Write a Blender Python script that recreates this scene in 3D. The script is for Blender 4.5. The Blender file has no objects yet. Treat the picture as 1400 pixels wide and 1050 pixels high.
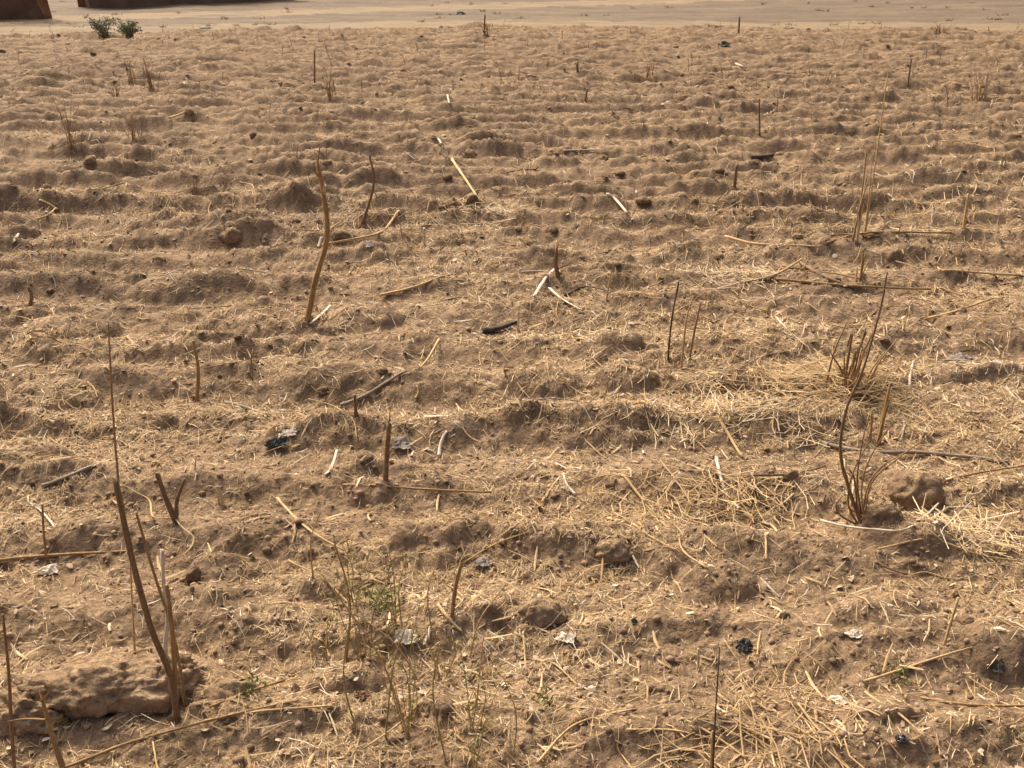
import bpy, math, random
import numpy as np
from mathutils import Vector

random.seed(11)
RNG = np.random.default_rng(11)
scene = bpy.context.scene
COL = scene.collection

# ------------------------------------------------------------------ camera
CAM_H = 1.6
PITCH = math.radians(23.1)
HFOV = math.radians(54.0)
cam_d = bpy.data.cameras.new("camera")
cam_d.sensor_width = 36.0
cam_d.lens = 18.0 / math.tan(HFOV / 2)
cam_d.clip_start = 0.05
cam_d.clip_end = 3000.0
cam = bpy.data.objects.new("camera", cam_d)
COL.objects.link(cam)
cam.location = (0, 0, CAM_H)
cam.rotation_euler = (math.pi / 2 - PITCH, 0, 0)
scene.camera = cam

# ------------------------------------------------------------------ light
SUN_EL = math.radians(47.0)
SUN_AZ = math.radians(-34.0)          # measured from +Y (away from camera) towards +X
world = bpy.data.worlds.new("World")
scene.world = world
world.use_nodes = True
wn = world.node_tree
wn.nodes.clear()
sky = wn.nodes.new("ShaderNodeTexSky")
sky.sky_type = 'NISHITA'
sky.sun_disc = False
sky.sun_elevation = SUN_EL
sky.sun_rotation = SUN_AZ
sky.air_density = 0.6
sky.dust_density = 10.0
sky.ozone_density = 0.6
bg = wn.nodes.new("ShaderNodeBackground")
bg.inputs["Strength"].default_value = 0.15
wo = wn.nodes.new("ShaderNodeOutputWorld")
wn.links.new(sky.outputs[0], bg.inputs[0])
wn.links.new(bg.outputs[0], wo.inputs[0])
sun_d = bpy.data.lights.new("sun", 'SUN')
sun_d.energy = 2.4
sun_d.angle = math.radians(15.0)
sun_d.color = (1.0, 0.91, 0.76)
sun = bpy.data.objects.new("sun", sun_d)
COL.objects.link(sun)
to_sun = Vector((math.sin(SUN_AZ) * math.cos(SUN_EL), math.cos(SUN_AZ) * math.cos(SUN_EL), math.sin(SUN_EL)))
sun.rotation_euler = to_sun.to_track_quat('Z', 'Y').to_euler()
sun.location = (-14, 9, 16)

scene.view_settings.view_transform = 'Standard'
scene.view_settings.look = 'None'
scene.view_settings.gamma = 1.0
scene.view_settings.exposure = 0.58

# ------------------------------------------------------------------ noise
def _hash(ix, iy, seed):
    h = (ix.astype(np.int64) * 374761393 + iy.astype(np.int64) * 668265263 + seed * 974634777) & 0xffffffff
    h = ((h ^ (h >> 13)) * 1274126177) & 0xffffffff
    h = ((h ^ (h >> 16)) * 2246822519) & 0xffffffff
    h = h ^ (h >> 15)
    return (h & 0xffffff) / float(0x1000000)

def gnoise(x, y, seed=0):
    x0 = np.floor(x); y0 = np.floor(y)
    fx = x - x0; fy = y - y0
    u = fx * fx * fx * (fx * (fx * 6 - 15) + 10)
    v = fy * fy * fy * (fy * (fy * 6 - 15) + 10)
    def g(dx, dy):
        a = _hash(x0 + dx, y0 + dy, seed) * 6.2831853
        return np.cos(a) * (fx - dx) + np.sin(a) * (fy - dy)
    n0 = g(0, 0); n0 = n0 + u * (g(1, 0) - n0)
    n1 = g(0, 1); n1 = n1 + u * (g(1, 1) - n1)
    return 1.5 * (n0 + v * (n1 - n0))

def fbm(x, y, seed=0, octv=4, gain=0.5, lac=2.03):
    s = 0; a = 1.0
    for i in range(octv):
        s = s + a * gnoise(x, y, seed + i * 17)
        x = x * lac + 3.1; y = y * lac - 1.7; a *= gain
    return s

def smooth(a, b, x):
    t = np.clip((x - a) / (b - a), 0, 1)
    return t * t * (3 - 2 * t)

def clods(x, y, cell, seed, prob, rmin, rmax):
    """round lumps scattered over a jittered grid, height in metres"""
    gx = x / cell; gy = y / cell
    ix = np.floor(gx); iy = np.floor(gy)
    out = np.zeros_like(x)
    for dx in (-1, 0, 1):
        for dy in (-1, 0, 1):
            cx = ix + dx; cy = iy + dy
            px = cx + 0.15 + 0.7 * _hash(cx, cy, seed)
            py = cy + 0.15 + 0.7 * _hash(cx, cy, seed + 1)
            ex = _hash(cx, cy, seed + 2)
            r = (rmin + (rmax - rmin) * _hash(cx, cy, seed + 3) ** 2) / cell
            asp = 0.75 + 0.6 * _hash(cx, cy, seed + 4)
            q = 1 - (((gx - px) / (r * asp)) ** 2 + ((gy - py) / r) ** 2)
            hgt = np.where((ex < prob) & (q > 0), np.sqrt(np.maximum(q, 0)) * r * cell * 0.62, 0)
            out = np.maximum(out, hgt)
    return out

# ------------------------------------------------------------------ pixel <-> ground helpers (photo pixels 1400 x 1050)
FPX = 700.0 / math.tan(HFOV / 2)
CP, SP = math.cos(PITCH), math.sin(PITCH)

def ray(px, py):
    a = (px - 700.0) / FPX
    b = (525.0 - py) / FPX
    return Vector((a, CP + b * SP, -SP + b * CP))       # per unit of depth

def flat_at(px, py):
    d = ray(px, py)
    t = CAM_H / -d.z
    return d.x * t, d.y * t, t                          # x, y, depth

# hand-placed earth mounds: px, py (centre of the near face foot), width px, height px, depth factor
MOUNDS = [
    (150, 975, 290, 60, .5), (985, 822, 110, 52, .8), (1255, 765, 150, 70, .8), (1190, 872, 130, 52, .7),
    (1380, 925, 110, 70, .9), (105, 760, 90, 52, .8), (340, 762, 150, 50, .7), (505, 690, 70, 40, .8),
    (1095, 600, 210, 58, .55), (780, 612, 270, 42, .5), (735, 545, 120, 45, .8), (862, 540, 90, 48, .8),
    (850, 485, 70, 50, .8), (545, 495, 70, 25, .8), (665, 380, 130, 34, .7), (530, 386, 80, 22, .8),
    (385, 462, 170, 40, .5), (80, 470, 130, 50, .7), (230, 412, 110, 34, .8), (30, 645, 100, 55, .8),
    (60, 560, 120, 40, .7), (300, 800, 90, 34, .7), (1240, 475, 130, 38, .8), (1100, 340, 120, 30, .8),
    (1360, 460, 120, 36, .8), (490, 455, 120, 42, .8), (420, 830, 130, 45, .7), (470, 960, 110, 60, .7),
    (1230, 850, 110, 45, .7), (940, 835, 90, 30, .8), (280, 590, 80, 30, .8), (380, 520, 100, 30, .8),
    (985, 815, 90, 60, .7), (1185, 868, 110, 60, .6), (1385, 920, 90, 84, .7), (745, 522, 60, 44, .8), (862, 522, 64, 50, .8), (498, 662, 60, 52, .7), (300, 792, 80, 46, .6),
    (640, 175, 50, 14, 1), (980, 250, 60, 16, 1), (1050, 175, 60, 12, 1), (860, 190, 60, 12, 1),
    (310, 145, 50, 12, 1), (30, 125, 60, 12, 1), (330, 130, 40, 10, 1), (1340, 205, 90, 16, 1),
    (560, 330, 90, 24, .8), (700, 300, 80, 22, .8), (930, 420, 120, 34, .7), (1190, 655, 120, 34, .7),
]
_M = []
for (px, py, w, hp, df) in MOUNDS:
    X, Y, dep = flat_at(px, py)
    a = w * .5 * dep / FPX
    b = max(a * df, .05)
    H = hp * dep / FPX * .62
    _M.append((X, Y + b * .75, a * 1.1, b, H))

def edge_y(x):
    """far edge of the ploughed field"""
    return np.where(x < 0, 25.3 + .235 * x, 25.3 - .12 * x) + .25 * gnoise(x * .7, x * 0 + 3.3, 91)

def height(x, y):
    x = np.asarray(x, float); y = np.asarray(y, float)
    infield = 1 - .85 * smooth(-.5, .9, y - edge_y(x)) - .15 * smooth(.5, 4, y - edge_y(x))
    wx = x + .10 * gnoise(x * 2.1, y * 2.1, 5)
    ph = y / .42 + .42 * gnoise(x * .16, y * .40, 7) + .16 * gnoise(x * .9, y * 1.2, 8) + x * .012
    rid = (.5 + .5 * np.cos(ph * 6.2831853))
    rid = rid ** 1.2
    fary = smooth(4, 11, y)
    amp = np.clip(.80 + .60 * gnoise(wx * .9, y * 2.0, 21) + .42 * gnoise(wx * 3.0, y * 5, 22), .15 + .25 * smooth(4, 11, y), 1.7)
    z = (.068 + .016 * fary) * rid * amp
    z = z + .020 * fbm(x * .9, y * 1.3, 31, 2)
    lump = fbm(wx * 3.4, y * 5.6, 41, 3)
    z = z + .026 * (1 - .45 * fary) * np.maximum(lump + .05, -.25) * (.35 + rid)
    wy = y + .05 * gnoise(x * 6, y * 6, 51)
    wx2 = wx * .62 + .05 * gnoise(x * 8, y * 8, 53)
    z = z + (.15 + .85 * rid) * .64 * (1 - .15 * fary) * clods(wx2, wy, .36, 301, .55, .06, .17)
    z = z + .36 * clods(wx * .8, wy, .21, 351, .26, .03, .085) * smooth(-.1, .3, gnoise(x * 1.4, y * 1.6, 52) + .1)
    z = z + (.008 + .007 * fary) * fbm(wx * 8, y * 12, 54, 4, .7) * (.5 + .6 * rid)
    z = z * (1 + .20 * smooth(.2, -1.0, x) * smooth(2.6, 3.6, y) * smooth(12, 6, y)) * (.82 + .32 * smooth(2.8, 8, y)) * (1 - .25 * smooth(-.3, 1.2, x) * smooth(4.5, 2.5, y))
    m = np.zeros_like(z)
    jit = .22 * gnoise(x * 9, y * 9, 61) + .12 * gnoise(x * 23, y * 23, 62)
    for (X, Y, a, b, H) in _M:
        sel = (np.abs(x - X) < a * 1.5) & (np.abs(y - Y) < b * 1.5)
        if not sel.any():
            continue
        q = 1 - ((x[sel] - X) / a) ** 2 - ((y[sel] - Y) / b) ** 2 + jit[sel]
        m[sel] = np.maximum(m[sel], H * np.clip(q, 0, 1.15) ** .55)
    z = np.maximum(z, m * .82 + z * .45)
    z = z + .0095 * fbm(x * 15, y * 15, 71, 3, .6)
    z = z * infield
    # bank and rough ground behind the track
    far = smooth(0, 3, y - edge_y(x))
    z = z + far * (.035 * fbm(x * .5, y * .5, 81, 3) + .01 * fbm(x * 3, y * 3, 82, 2))
    z = z + .02 * np.maximum(y - 33, 0) * smooth(33, 60, y)
    return z

def h1(x, y):
    return float(height(np.array([x]), np.array([y]))[0])

def ground_at(px, py):
    """first point of the terrain seen along the ray through a photo pixel"""
    d = ray(px, py)
    t0 = CAM_H / -d.z
    ts = np.linspace(t0 * .78, t0 * 1.03, 260)
    g = CAM_H + d.z * ts - height(d.x * ts, d.y * ts)
    k = int(np.argmax(g < 0)) if (g < 0).any() else len(ts) - 1
    t = ts[k]
    return Vector((d.x * t, d.y * t, CAM_H + d.z * t)), t

# ------------------------------------------------------------------ materials
def new_mat(name):
    m = bpy.data.materials.new(name)
    m.use_nodes = True
    nt = m.node_tree
    return m, nt, nt.nodes["Principled BSDF"]

def ramp(nt, stops):
    r = nt.nodes.new("ShaderNodeValToRGB")
    el = r.color_ramp.elements
    while len(el) < len(stops):
        el.new(.5)
    for e, (p, c) in zip(el, stops):
        e.position = p
        e.color = (*c, 1)
    return r

def tex(nt, scale, detail=4, rough=.6, vec=None, dist=0.0):
    n = nt.nodes.new("ShaderNodeTexNoise")
    n.inputs["Scale"].default_value = scale
    n.inputs["Detail"].default_value = detail
    n.inputs["Roughness"].default_value = rough
    n.inputs["Distortion"].default_value = dist
    if vec is not None:
        nt.links.new(vec, n.inputs["Vector"])
    return n

def mixc(nt, fac, a, b, mode='MIX'):
    m = nt.nodes.new("ShaderNodeMix")
    m.data_type = 'RGBA'
    m.blend_type = mode
    for s, v in ((m.inputs[0], fac), (m.inputs[6], a), (m.inputs[7], b)):
        if isinstance(v, (int, float)):
            s.default_value = v
        elif isinstance(v, tuple):
            s.default_value = (*v, 1)
        else:
            nt.links.new(v, s)
    return m.outputs[2]

def bump(nt, bsdf, hsock, dist, strength=1.0, prev=None):
    b = nt.nodes.new("ShaderNodeBump")
    b.inputs["Distance"].default_value = dist
    b.inputs["Strength"].default_value = strength
    nt.links.new(hsock, b.inputs["Height"])
    if prev is not None:
        nt.links.new(prev, b.inputs["Normal"])
    nt.links.new(b.outputs[0], bsdf.inputs["Normal"])
    return b.outputs[0]

def soil_material(name, with_attr=True, pale=1.0):
    m, nt, bs = new_mat(name)
    L = nt.links
    geo = nt.nodes.new("ShaderNodeTexCoord")
    v = geo.outputs["Object"]
    big = tex(nt, 2.0, 6, .65, v)
    mid = tex(nt, 9, 5, .65, v)
    fine = tex(nt, 85, 4, .7, v)
    r1 = ramp(nt, [(.30, (.150, .098, .056)), (.5, (.222, .149, .089)), (.72, (.298, .206, .128))])
    L.new(mid.outputs[0], r1.inputs[0])
    r2 = ramp(nt, [(.32, (.70, .69, .69)), (.68, (1.18, 1.16, 1.12))])
    L.new(big.outputs[0], r2.inputs[0])
    c = mixc(nt, 1.0, r1.outputs[0], r2.outputs[0], 'MULTIPLY')
    c = mixc(nt, 1.0, c, (pale, pale, pale), 'MULTIPLY')
    r3 = ramp(nt, [(.28, (.66, .64, .62)), (.5, (1, 1, 1)), (.75, (1.28, 1.26, 1.2))])
    L.new(fine.outputs[0], r3.inputs[0])
    c = mixc(nt, 1.0, c, r3.outputs[0], 'MULTIPLY')
    if True:
        if with_attr:
            at = nt.nodes.new("ShaderNodeAttribute"); at.attribute_name = "chaff"
            fac = at.outputs["Fac"]
        else:                                     # chaff settles on the upward faces of clods
            ge = nt.nodes.new("ShaderNodeNewGeometry")
            sx = nt.nodes.new("ShaderNodeSeparateXYZ"); L.new(ge.outputs["Normal"], sx.inputs[0])
            rn = ramp(nt, [(.45, (0, 0, 0)), (.9, (.8, .8, .8))]); L.new(sx.outputs[2], rn.inputs[0])
            fac = rn.outputs[0]
        # broken straw dust that covers the flatter soil
        mp = nt.nodes.new("ShaderNodeMapping"); L.new(v, mp.inputs[0])
        mp.inputs["Scale"].default_value = (60, 190, 60)
        mp.inputs["Rotation"].default_value = (0, 0, .25)
        s1 = tex(nt, 1.0, 3, .7, mp.outputs[0], 1.2)
        mp2 = nt.nodes.new("ShaderNodeMapping"); L.new(v, mp2.inputs[0])
        mp2.inputs["Scale"].default_value = (170, 60, 60)
        mp2.inputs["Rotation"].default_value = (0, 0, .5)
        s2 = tex(nt, 1.0, 3, .7, mp2.outputs[0], 1.2)
        mx = nt.nodes.new("ShaderNodeMath"); mx.operation = 'MAXIMUM'
        L.new(s1.outputs[0], mx.inputs[0]); L.new(s2.outputs[0], mx.inputs[1])
        rr = ramp(nt, [(.50, (0, 0, 0)), (.62, (1, 1, 1))])
        L.new(mx.outputs[0], rr.inputs[0])
        mp3 = nt.nodes.new("ShaderNodeMapping"); L.new(v, mp3.inputs[0])
        mp3.inputs["Scale"].default_value = (2.6, 5.5, 5)
        dr = tex(nt, 1.0, 5, .7, mp3.outputs[0], .6)
        drr = ramp(nt, [(.40, (.25, .25, .25)), (.58, (1.15, 1.15, 1.15))])
        L.new(dr.outputs[0], drr.inputs[0])
        mul0 = nt.nodes.new("ShaderNodeMath"); mul0.operation = 'MULTIPLY'
        L.new(rr.outputs[0], mul0.inputs[0]); L.new(drr.outputs[0], mul0.inputs[1])
        mul = nt.nodes.new("ShaderNodeMath"); mul.operation = 'MULTIPLY'; mul.use_clamp = True
        L.new(mul0.outputs[0], mul.inputs[0]); L.new(fac, mul.inputs[1])
        rc = ramp(nt, [(.3, (.35, .235, .117)), (.55, (.47, .328, .170)), (.75, (.57, .42, .24))])
        L.new(mid.outputs[0], rc.inputs[0])
        c = mixc(nt, mul.outputs[0], c, rc.outputs[0])
    L.new(c, bs.inputs["Base Color"])
    bs.inputs["Roughness"].default_value = .95
    bs.inputs["Specular IOR Level"].default_value = .15
    n1 = bump(nt, bs, fine.outputs[0], .008, 1.0)
    n1 = bump(nt, bs, mid.outputs[0], .03, .6, n1)
    cl = nt.nodes.new("ShaderNodeTexVoronoi"); cl.inputs["Scale"].default_value = 60
    L.new(v, cl.inputs["Vector"])
    bump(nt, bs, cl.outputs["Distance"], -.004, .7, n1)
    return m

def track_material():
    m, nt, bs = new_mat("pale_track_dirt")
    L = nt.links
    v = nt.nodes.new("ShaderNodeTexCoord").outputs["Object"]
    mp = nt.nodes.new("ShaderNodeMapping"); L.new(v, mp.inputs[0])
    mp.inputs["Scale"].default_value = (.35, 1.5, 1)
    a = tex(nt, 1.2, 6, .65, mp.outputs[0])
    b = tex(nt, 12, 4, .7, v)
    r = ramp(nt, [(.28, (.120, .079, .037)), (.48, (.198, .134, .062)), (.7, (.262, .183, .090))])
    L.new(a.outputs[0], r.inputs[0])
    r2 = ramp(nt, [(.3, (.82, .8, .78)), (.6, (1.06, 1.05, 1.03))])
    L.new(b.outputs[0], r2.inputs[0])
    L.new(mixc(nt, 1.0, r.outputs[0], r2.outputs[0], 'MULTIPLY'), bs.inputs["Base Color"])
    bs.inputs["Roughness"].default_value = .95
    bump(nt, bs, b.outputs[0], .03, .6)
    return m

def rough_ground_material():
    m, nt, bs = new_mat("dry_grazed_ground")
    L = nt.links
    v = nt.nodes.new("ShaderNodeTexCoord").outputs["Object"]
    mp = nt.nodes.new("ShaderNodeMapping"); L.new(v, mp.inputs[0])
    mp.inputs["Scale"].default_value = (.30, .75, 1)
    a = tex(nt, 1.0, 6, .65, mp.outputs[0])
    b = tex(nt, 7, 5, .7, v)
    r = ramp(nt, [(.3, (.076, .051, .026)), (.5, (.132, .089, .045)), (.7, (.205, .141, .072))])
    L.new(a.outputs[0], r.inputs[0])
    r2 = ramp(nt, [(.3, (.7, .68, .64)), (.65, (1.12, 1.1, 1.05))])
    L.new(b.outputs[0], r2.inputs[0])
    L.new(mixc(nt, 1.0, r.outputs[0], r2.outputs[0], 'MULTIPLY'), bs.inputs["Base Color"])
    bs.inputs["Roughness"].default_value = .95
    bump(nt, bs, b.outputs[0], .06, .7)
    return m

def litter_material(name, stops, rough=.75):
    m, nt, bs = new_mat(name)
    at = nt.nodes.new("ShaderNodeAttribute"); at.attribute_name = "tint"
    r = ramp(nt, stops)
    nt.links.new(at.outputs["Fac"], r.inputs[0])
    n = tex(nt, 120, 2, .6, nt.nodes.new("ShaderNodeTexCoord").outputs["Object"])
    r2 = ramp(nt, [(.3, (.75, .73, .7)), (.7, (1.12, 1.1, 1.08))])
    nt.links.new(n.outputs[0], r2.inputs[0])
    nt.links.new(mixc(nt, 1.0, r.outputs[0], r2.outputs[0], 'MULTIPLY'), bs.inputs["Base Color"])
    bs.inputs["Roughness"].default_value = rough
    bs.inputs["Specular IOR Level"].default_value = .3
    return m

def stalk_material(name, dark, mid, light, rough=.75):
    m, nt, bs = new_mat(name)
    L = nt.links
    tc = nt.nodes.new("ShaderNodeTexCoord")
    at = nt.nodes.new("ShaderNodeAttribute"); at.attribute_name = "along"
    cmb = nt.nodes.new("ShaderNodeCombineXYZ")
    at2 = nt.nodes.new("ShaderNodeAttribute"); at2.attribute_name = "around"
    L.new(at.outputs["Fac"], cmb.inputs[0]); L.new(at2.outputs["Fac"], cmb.inputs[1])
    oi = nt.nodes.new("ShaderNodeObjectInfo")
    L.new(oi.outputs["Random"], cmb.inputs[2])
    mp = nt.nodes.new("ShaderNodeMapping"); L.new(cmb.outputs[0], mp.inputs[0])
    mp.inputs["Scale"].default_value = (14, 5, 30)
    a = tex(nt, 1.0, 4, .7, mp.outputs[0])
    b = tex(nt, 110, 3, .65, tc.outputs["Object"])
    r = ramp(nt, [(.30, dark), (.5, mid), (.72, light)])
    L.new(a.outputs[0], r.inputs[0])
    r2 = ramp(nt, [(.3, (.7, .67, .63)), (.7, (1.15, 1.13, 1.1))])
    L.new(b.outputs[0], r2.inputs[0])
    L.new(mixc(nt, 1.0, r.outputs[0], r2.outputs[0], 'MULTIPLY'), bs.inputs["Base Color"])
    bs.inputs["Roughness"].default_value = rough
    bs.inputs["Specular IOR Level"].default_value = .3
    bump(nt, bs, a.outputs[0], .002, .8)
    return m

def plain_material(name, c0, c1, scale=25, rough=.8, bd=.004):
    m, nt, bs = new_mat(name)
    v = nt.nodes.new("ShaderNodeTexCoord").outputs["Object"]
    n = tex(nt, scale, 5, .65, v)
    r = ramp(nt, [(.32, c0), (.68, c1)])
    nt.links.new(n.outputs[0], r.inputs[0])
    nt.links.new(r.outputs[0], bs.inputs["Base Color"])
    bs.inputs["Roughness"].default_value = rough
    bs.inputs["Specular IOR Level"].default_value = .12
    bump(nt, bs, n.outputs[0], bd, .8)
    return m

M_SOIL = soil_material("ploughed_soil")
M_CLOD = soil_material("clod_soil", False, 1.12)
M_PALECLOD = soil_material("pale_clod_soil", False, 1.4)
M_TRACK = track_material()
M_GROUND = rough_ground_material()
M_STRAW = litter_material("straw_litter", [(0, (.17, .105, .055)), (.22, (.345, .223, .105)), (.52, (.535, .372, .180)), (.80, (.645, .49, .282)), (1, (.76, .67, .52))])
M_CHIP = litter_material("leaf_chips", [(0, (.19, .125, .075)), (.2, (.27, .18, .105)), (.5, (.42, .29, .18)), (.75, (.52, .40, .27)), (1, (.70, .61, .48))], .8)
M_CRUMB = litter_material("soil_crumbs", [(0, (.20, .128, .075)), (.5, (.28, .185, .112)), (1, (.38, .265, .17))], .95)
ST = {
    'ochre': stalk_material("ochre_stalk", (.17, .10, .045), (.34, .21, .09), (.50, .345, .17)),
    'straw': stalk_material("straw_stalk", (.36, .22, .085), (.54, .37, .17), (.66, .50, .28)),
    'bleached': stalk_material("bleached_stalk", (.44, .35, .24), (.62, .53, .40), (.75, .68, .56)),
    'brown': stalk_material("brown_stalk", (.11, .065, .035), (.21, .128, .068), (.34, .23, .13)),
    'dark': stalk_material("dark_twig", (.045, .025, .016), (.095, .052, .030), (.17, .10, .058)),
    'rust': stalk_material("rust_weed", (.16, .085, .042), (.27, .15, .075), (.40, .25, .13)),
    'grey': stalk_material("grey_stick", (.17, .13, .095), (.30, .235, .17), (.44, .36, .27)),
    'olive': stalk_material("olive_stem", (.20, .17, .06), (.36, .29, .11), (.50, .39, .18)),
    'green': stalk_material("green_leaf", (.10, .13, .03), (.20, .24, .07), (.33, .34, .13)),
}
M_BLACK = plain_material("charred_black", (.025, .022, .019), (.11, .092, .074), 40, .6)
M_BLUE = plain_material("dark_plastic", (.032, .036, .040), (.13, .128, .122), 40, .45)
M_PALE = plain_material("pale_dry_leaf", (.46, .37, .26), (.72, .63, .50), 40, .8, .002)
M_GREYLEAF = plain_material("grey_dry_leaf", (.15, .125, .10), (.32, .27, .22), 40, .8, .002)
M_BROWNLEAF = plain_material("brown_dry_leaf", (.12, .06, .035), (.28, .16, .09), 40, .8, .002)
M_WALL = plain_material("red_mud_wall", (.16, .08, .044), (.29, .16, .09), 1.6, .95, .03)
M_WALL2 = plain_material("brown_mud_wall", (.19, .108, .062), (.33, .20, .118), 1.1, .95, .03)
M_BUSH = litter_material("bush_leaf", [(0, (.11, .13, .07)), (.5, (.20, .23, .12)), (1, (.30, .33, .19))], .7)

# ------------------------------------------------------------------ object helpers
def mesh_from(name, verts, faces, mat, smooth_shade=True, attrs=None):
    me = bpy.data.meshes.new(name)
    me.from_pydata([tuple(v) for v in verts], [], faces)
    if smooth_shade:
        me.polygons.foreach_set("use_smooth", [True] * len(me.polygons))
    if mat:
        me.materials.append(mat)
    for k, vals in (attrs or {}).items():
        a = me.attributes.new(k, 'FLOAT', 'POINT')
        a.data.foreach_set("value", np.asarray(vals, dtype=np.float32))
    me.update()
    return me

def quick_mesh(name, verts, faces, mat, smooth_shade=True, attrs=None):
    """fast numpy mesh; faces is an (n, 3|4) int array"""
    me = bpy.data.meshes.new(name)
    n, k = faces.shape
    me.vertices.add(len(verts))
    me.vertices.foreach_set("co", np.ascontiguousarray(verts, dtype=np.float32).ravel())
    me.loops.add(n * k)
    me.loops.foreach_set("vertex_index", np.ascontiguousarray(faces, dtype=np.int32).ravel())
    me.polygons.add(n)
    me.polygons.foreach_set("loop_start", np.arange(0, n * k, k, dtype=np.int32))
    try:
        me.polygons.foreach_set("loop_total", np.full(n, k, dtype=np.int32))
    except Exception:
        pass
    me.update(calc_edges=True)
    me.polygons.foreach_set("use_smooth", np.full(n, smooth_shade, dtype=bool))
    if mat:
        me.materials.append(mat)
    for kk, vals in (attrs or {}).items():
        a = me.attributes.new(kk, 'FLOAT', 'POINT')
        a.data.foreach_set("value", np.ascontiguousarray(vals, dtype=np.float32))
    me.validate(verbose=False)
    return me

def link(name, data, loc=(0, 0, 0), parent=None, label=None, cat=None, group=None, kind=None, rot=None):
    o = bpy.data.objects.new(name, data)
    COL.objects.link(o)
    o.location = loc
    if rot is not None:
        o.rotation_euler = rot
    if parent is not None:
        o.parent = parent
    if label: o["label"] = label
    if cat: o["category"] = cat
    if group: o["group"] = group
    if kind: o["kind"] = kind
    return o

def catmull(pts, sub):
    P = [Vector(p) for p in pts]
    if len(P) == 2:
        return [P[0].lerp(P[1], i / sub) for i in range(sub + 1)]
    out = []
    Q = [P[0] * 2 - P[1]] + P + [P[-1] * 2 - P[-2]]
    for i in range(1, len(Q) - 2):
        for s in range(sub):
            t = s / sub
            a, b, c, d = Q[i - 1], Q[i], Q[i + 1], Q[i + 2]
            out.append(.5 * ((2 * b) + (c - a) * t + (2 * a - 5 * b + 4 * c - d) * t * t + (3 * b - a - 3 * c + d) * t ** 3))
    out.append(P[-1])
    return out

def tube(name, pts, radii, mat, sides=7, rough=.10, flat=1.0, nodes=True, seed=None):
    """tapered, slightly irregular stalk through pts (already dense); jagged broken ends"""
    rnd = random.Random(seed if seed is not None else random.random())
    n = len(pts)
    verts, faces, al, ar = [], [], [], []
    length = sum((pts[i + 1] - pts[i]).length for i in range(n - 1))
    node_at = rnd.uniform(.04, .10)
    acc = 0
    up0 = Vector((.31, .42, .85)).normalized()
    for i, p in enumerate(pts):
        tg = (pts[min(i + 1, n - 1)] - pts[max(i - 1, 0)]).normalized()
        s = tg.cross(up0)
        if s.length < .05:
            s = tg.cross(Vector((1, 0, 0)))
        s.normalize()
        u = s.cross(tg).normalized()
        r = radii[0] + (radii[-1] - radii[0]) * i / (n - 1) if len(radii) == 2 else np.interp(i / (n - 1), np.linspace(0, 1, len(radii)), radii)
        if i: acc += (pts[i] - pts[i - 1]).length
        if nodes:
            dn = abs(((acc / max(node_at, .01)) % 1) - .5)
            r *= 1 + .14 * max(0, 1 - dn * 8)
        for k in range(sides):
            a = k / sides * 2 * math.pi
            rr = r * (1 + rnd.uniform(-rough, rough))
            off = s * math.cos(a) * rr + u * math.sin(a) * rr * flat
            if i == n - 1 or i == 0:
                off += tg * rnd.uniform(-1, 1) * r * .7
            verts.append(p + off)
            al.append(acc); ar.append(math.sin(a))
    for i in range(n - 1):
        for k in range(sides):
            a = i * sides + k; b = i * sides + (k + 1) % sides
            faces.append((a, b, b + sides, a + sides))
    faces.append(tuple(range(sides))[::-1])
    faces.append(tuple((n - 1) * sides + k for k in range(sides)))
    return mesh_from(name, verts, faces, mat, True, {"along": al, "around": ar})

def upright_pts(pix, sink=.02, lean=0.0, base=None):
    """stalk standing at the ground under pix[0]; the other points sit in the upright plane of its foot"""
    if base is None:
        base, _ = ground_at(*pix[0])
    pts = [base - Vector((0, 0, sink))]
    for k, (px, py) in enumerate(pix[1:]):
        d = ray(px, py)
        yy = base.y + lean * (k + 1) / len(pix)
        t = yy / d.y
        pts.append(Vector((d.x * t, yy, CAM_H + d.z * t)))
    return base, pts

def px_r(px_width, y, z=0):
    """radius in metres of something px_width photo pixels across at ground distance y"""
    dep = y * CP + (CAM_H - z) * SP
    return .34 * px_width * dep / FPX

def standing(name, pix, w0, w1, matk, label, cat, group=None, lean=0.0, parent=None, base=None, rough=.10, sub=6, wob=.0):
    base2, pts = upright_pts(pix, base=base, lean=lean)
    dense = catmull(pts, sub)
    if wob:
        rl = random.Random(len(dense) * 13 + pix[0][0])
        for i in range(1, len(dense)):
            dense[i] = dense[i] + Vector((rl.uniform(-1, 1), rl.uniform(-1, 1), 0)) * wob
    org = base2
    loc = [p - org for p in dense]
    me = tube(name, loc, [px_r(w0, org.y), px_r(w1, org.y)], ST[matk], rough=rough, seed=pix[0][0] * 7 + pix[0][1])
    if parent is not None:
        return link(name, me, org - parent.location, parent)
    o = link(name, me, org, None, label, cat, group)
    if w0 >= 9:
        rr = random.Random(pix[0][0])
        R = px_r(w0, org.y)
        for q in range(4):
            i0 = rr.randint(2, len(loc) - 2)
            p = loc[i0] if q < 2 else loc[-1]
            d = Vector((rr.gauss(0, 1), rr.gauss(0, .6) - .5, .6 if q < 2 else 2.5)).normalized()
            Ls = R * rr.uniform(5, 11) * (1 if q < 2 else .55)
            pts2 = catmull([p - d * R * .3, p + d * Ls * .55, p + d * Ls + Vector((0, 0, -Ls * rr.uniform(.0, .4) if q < 2 else 0))], 4)
            link("sheath", tube("sheath", pts2, [R * (.75 if q < 2 else .45), R * .12], ST['straw' if q % 2 else matk], 5, .2, .3, False, q), (0, 0, 0), o)
    return o

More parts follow.
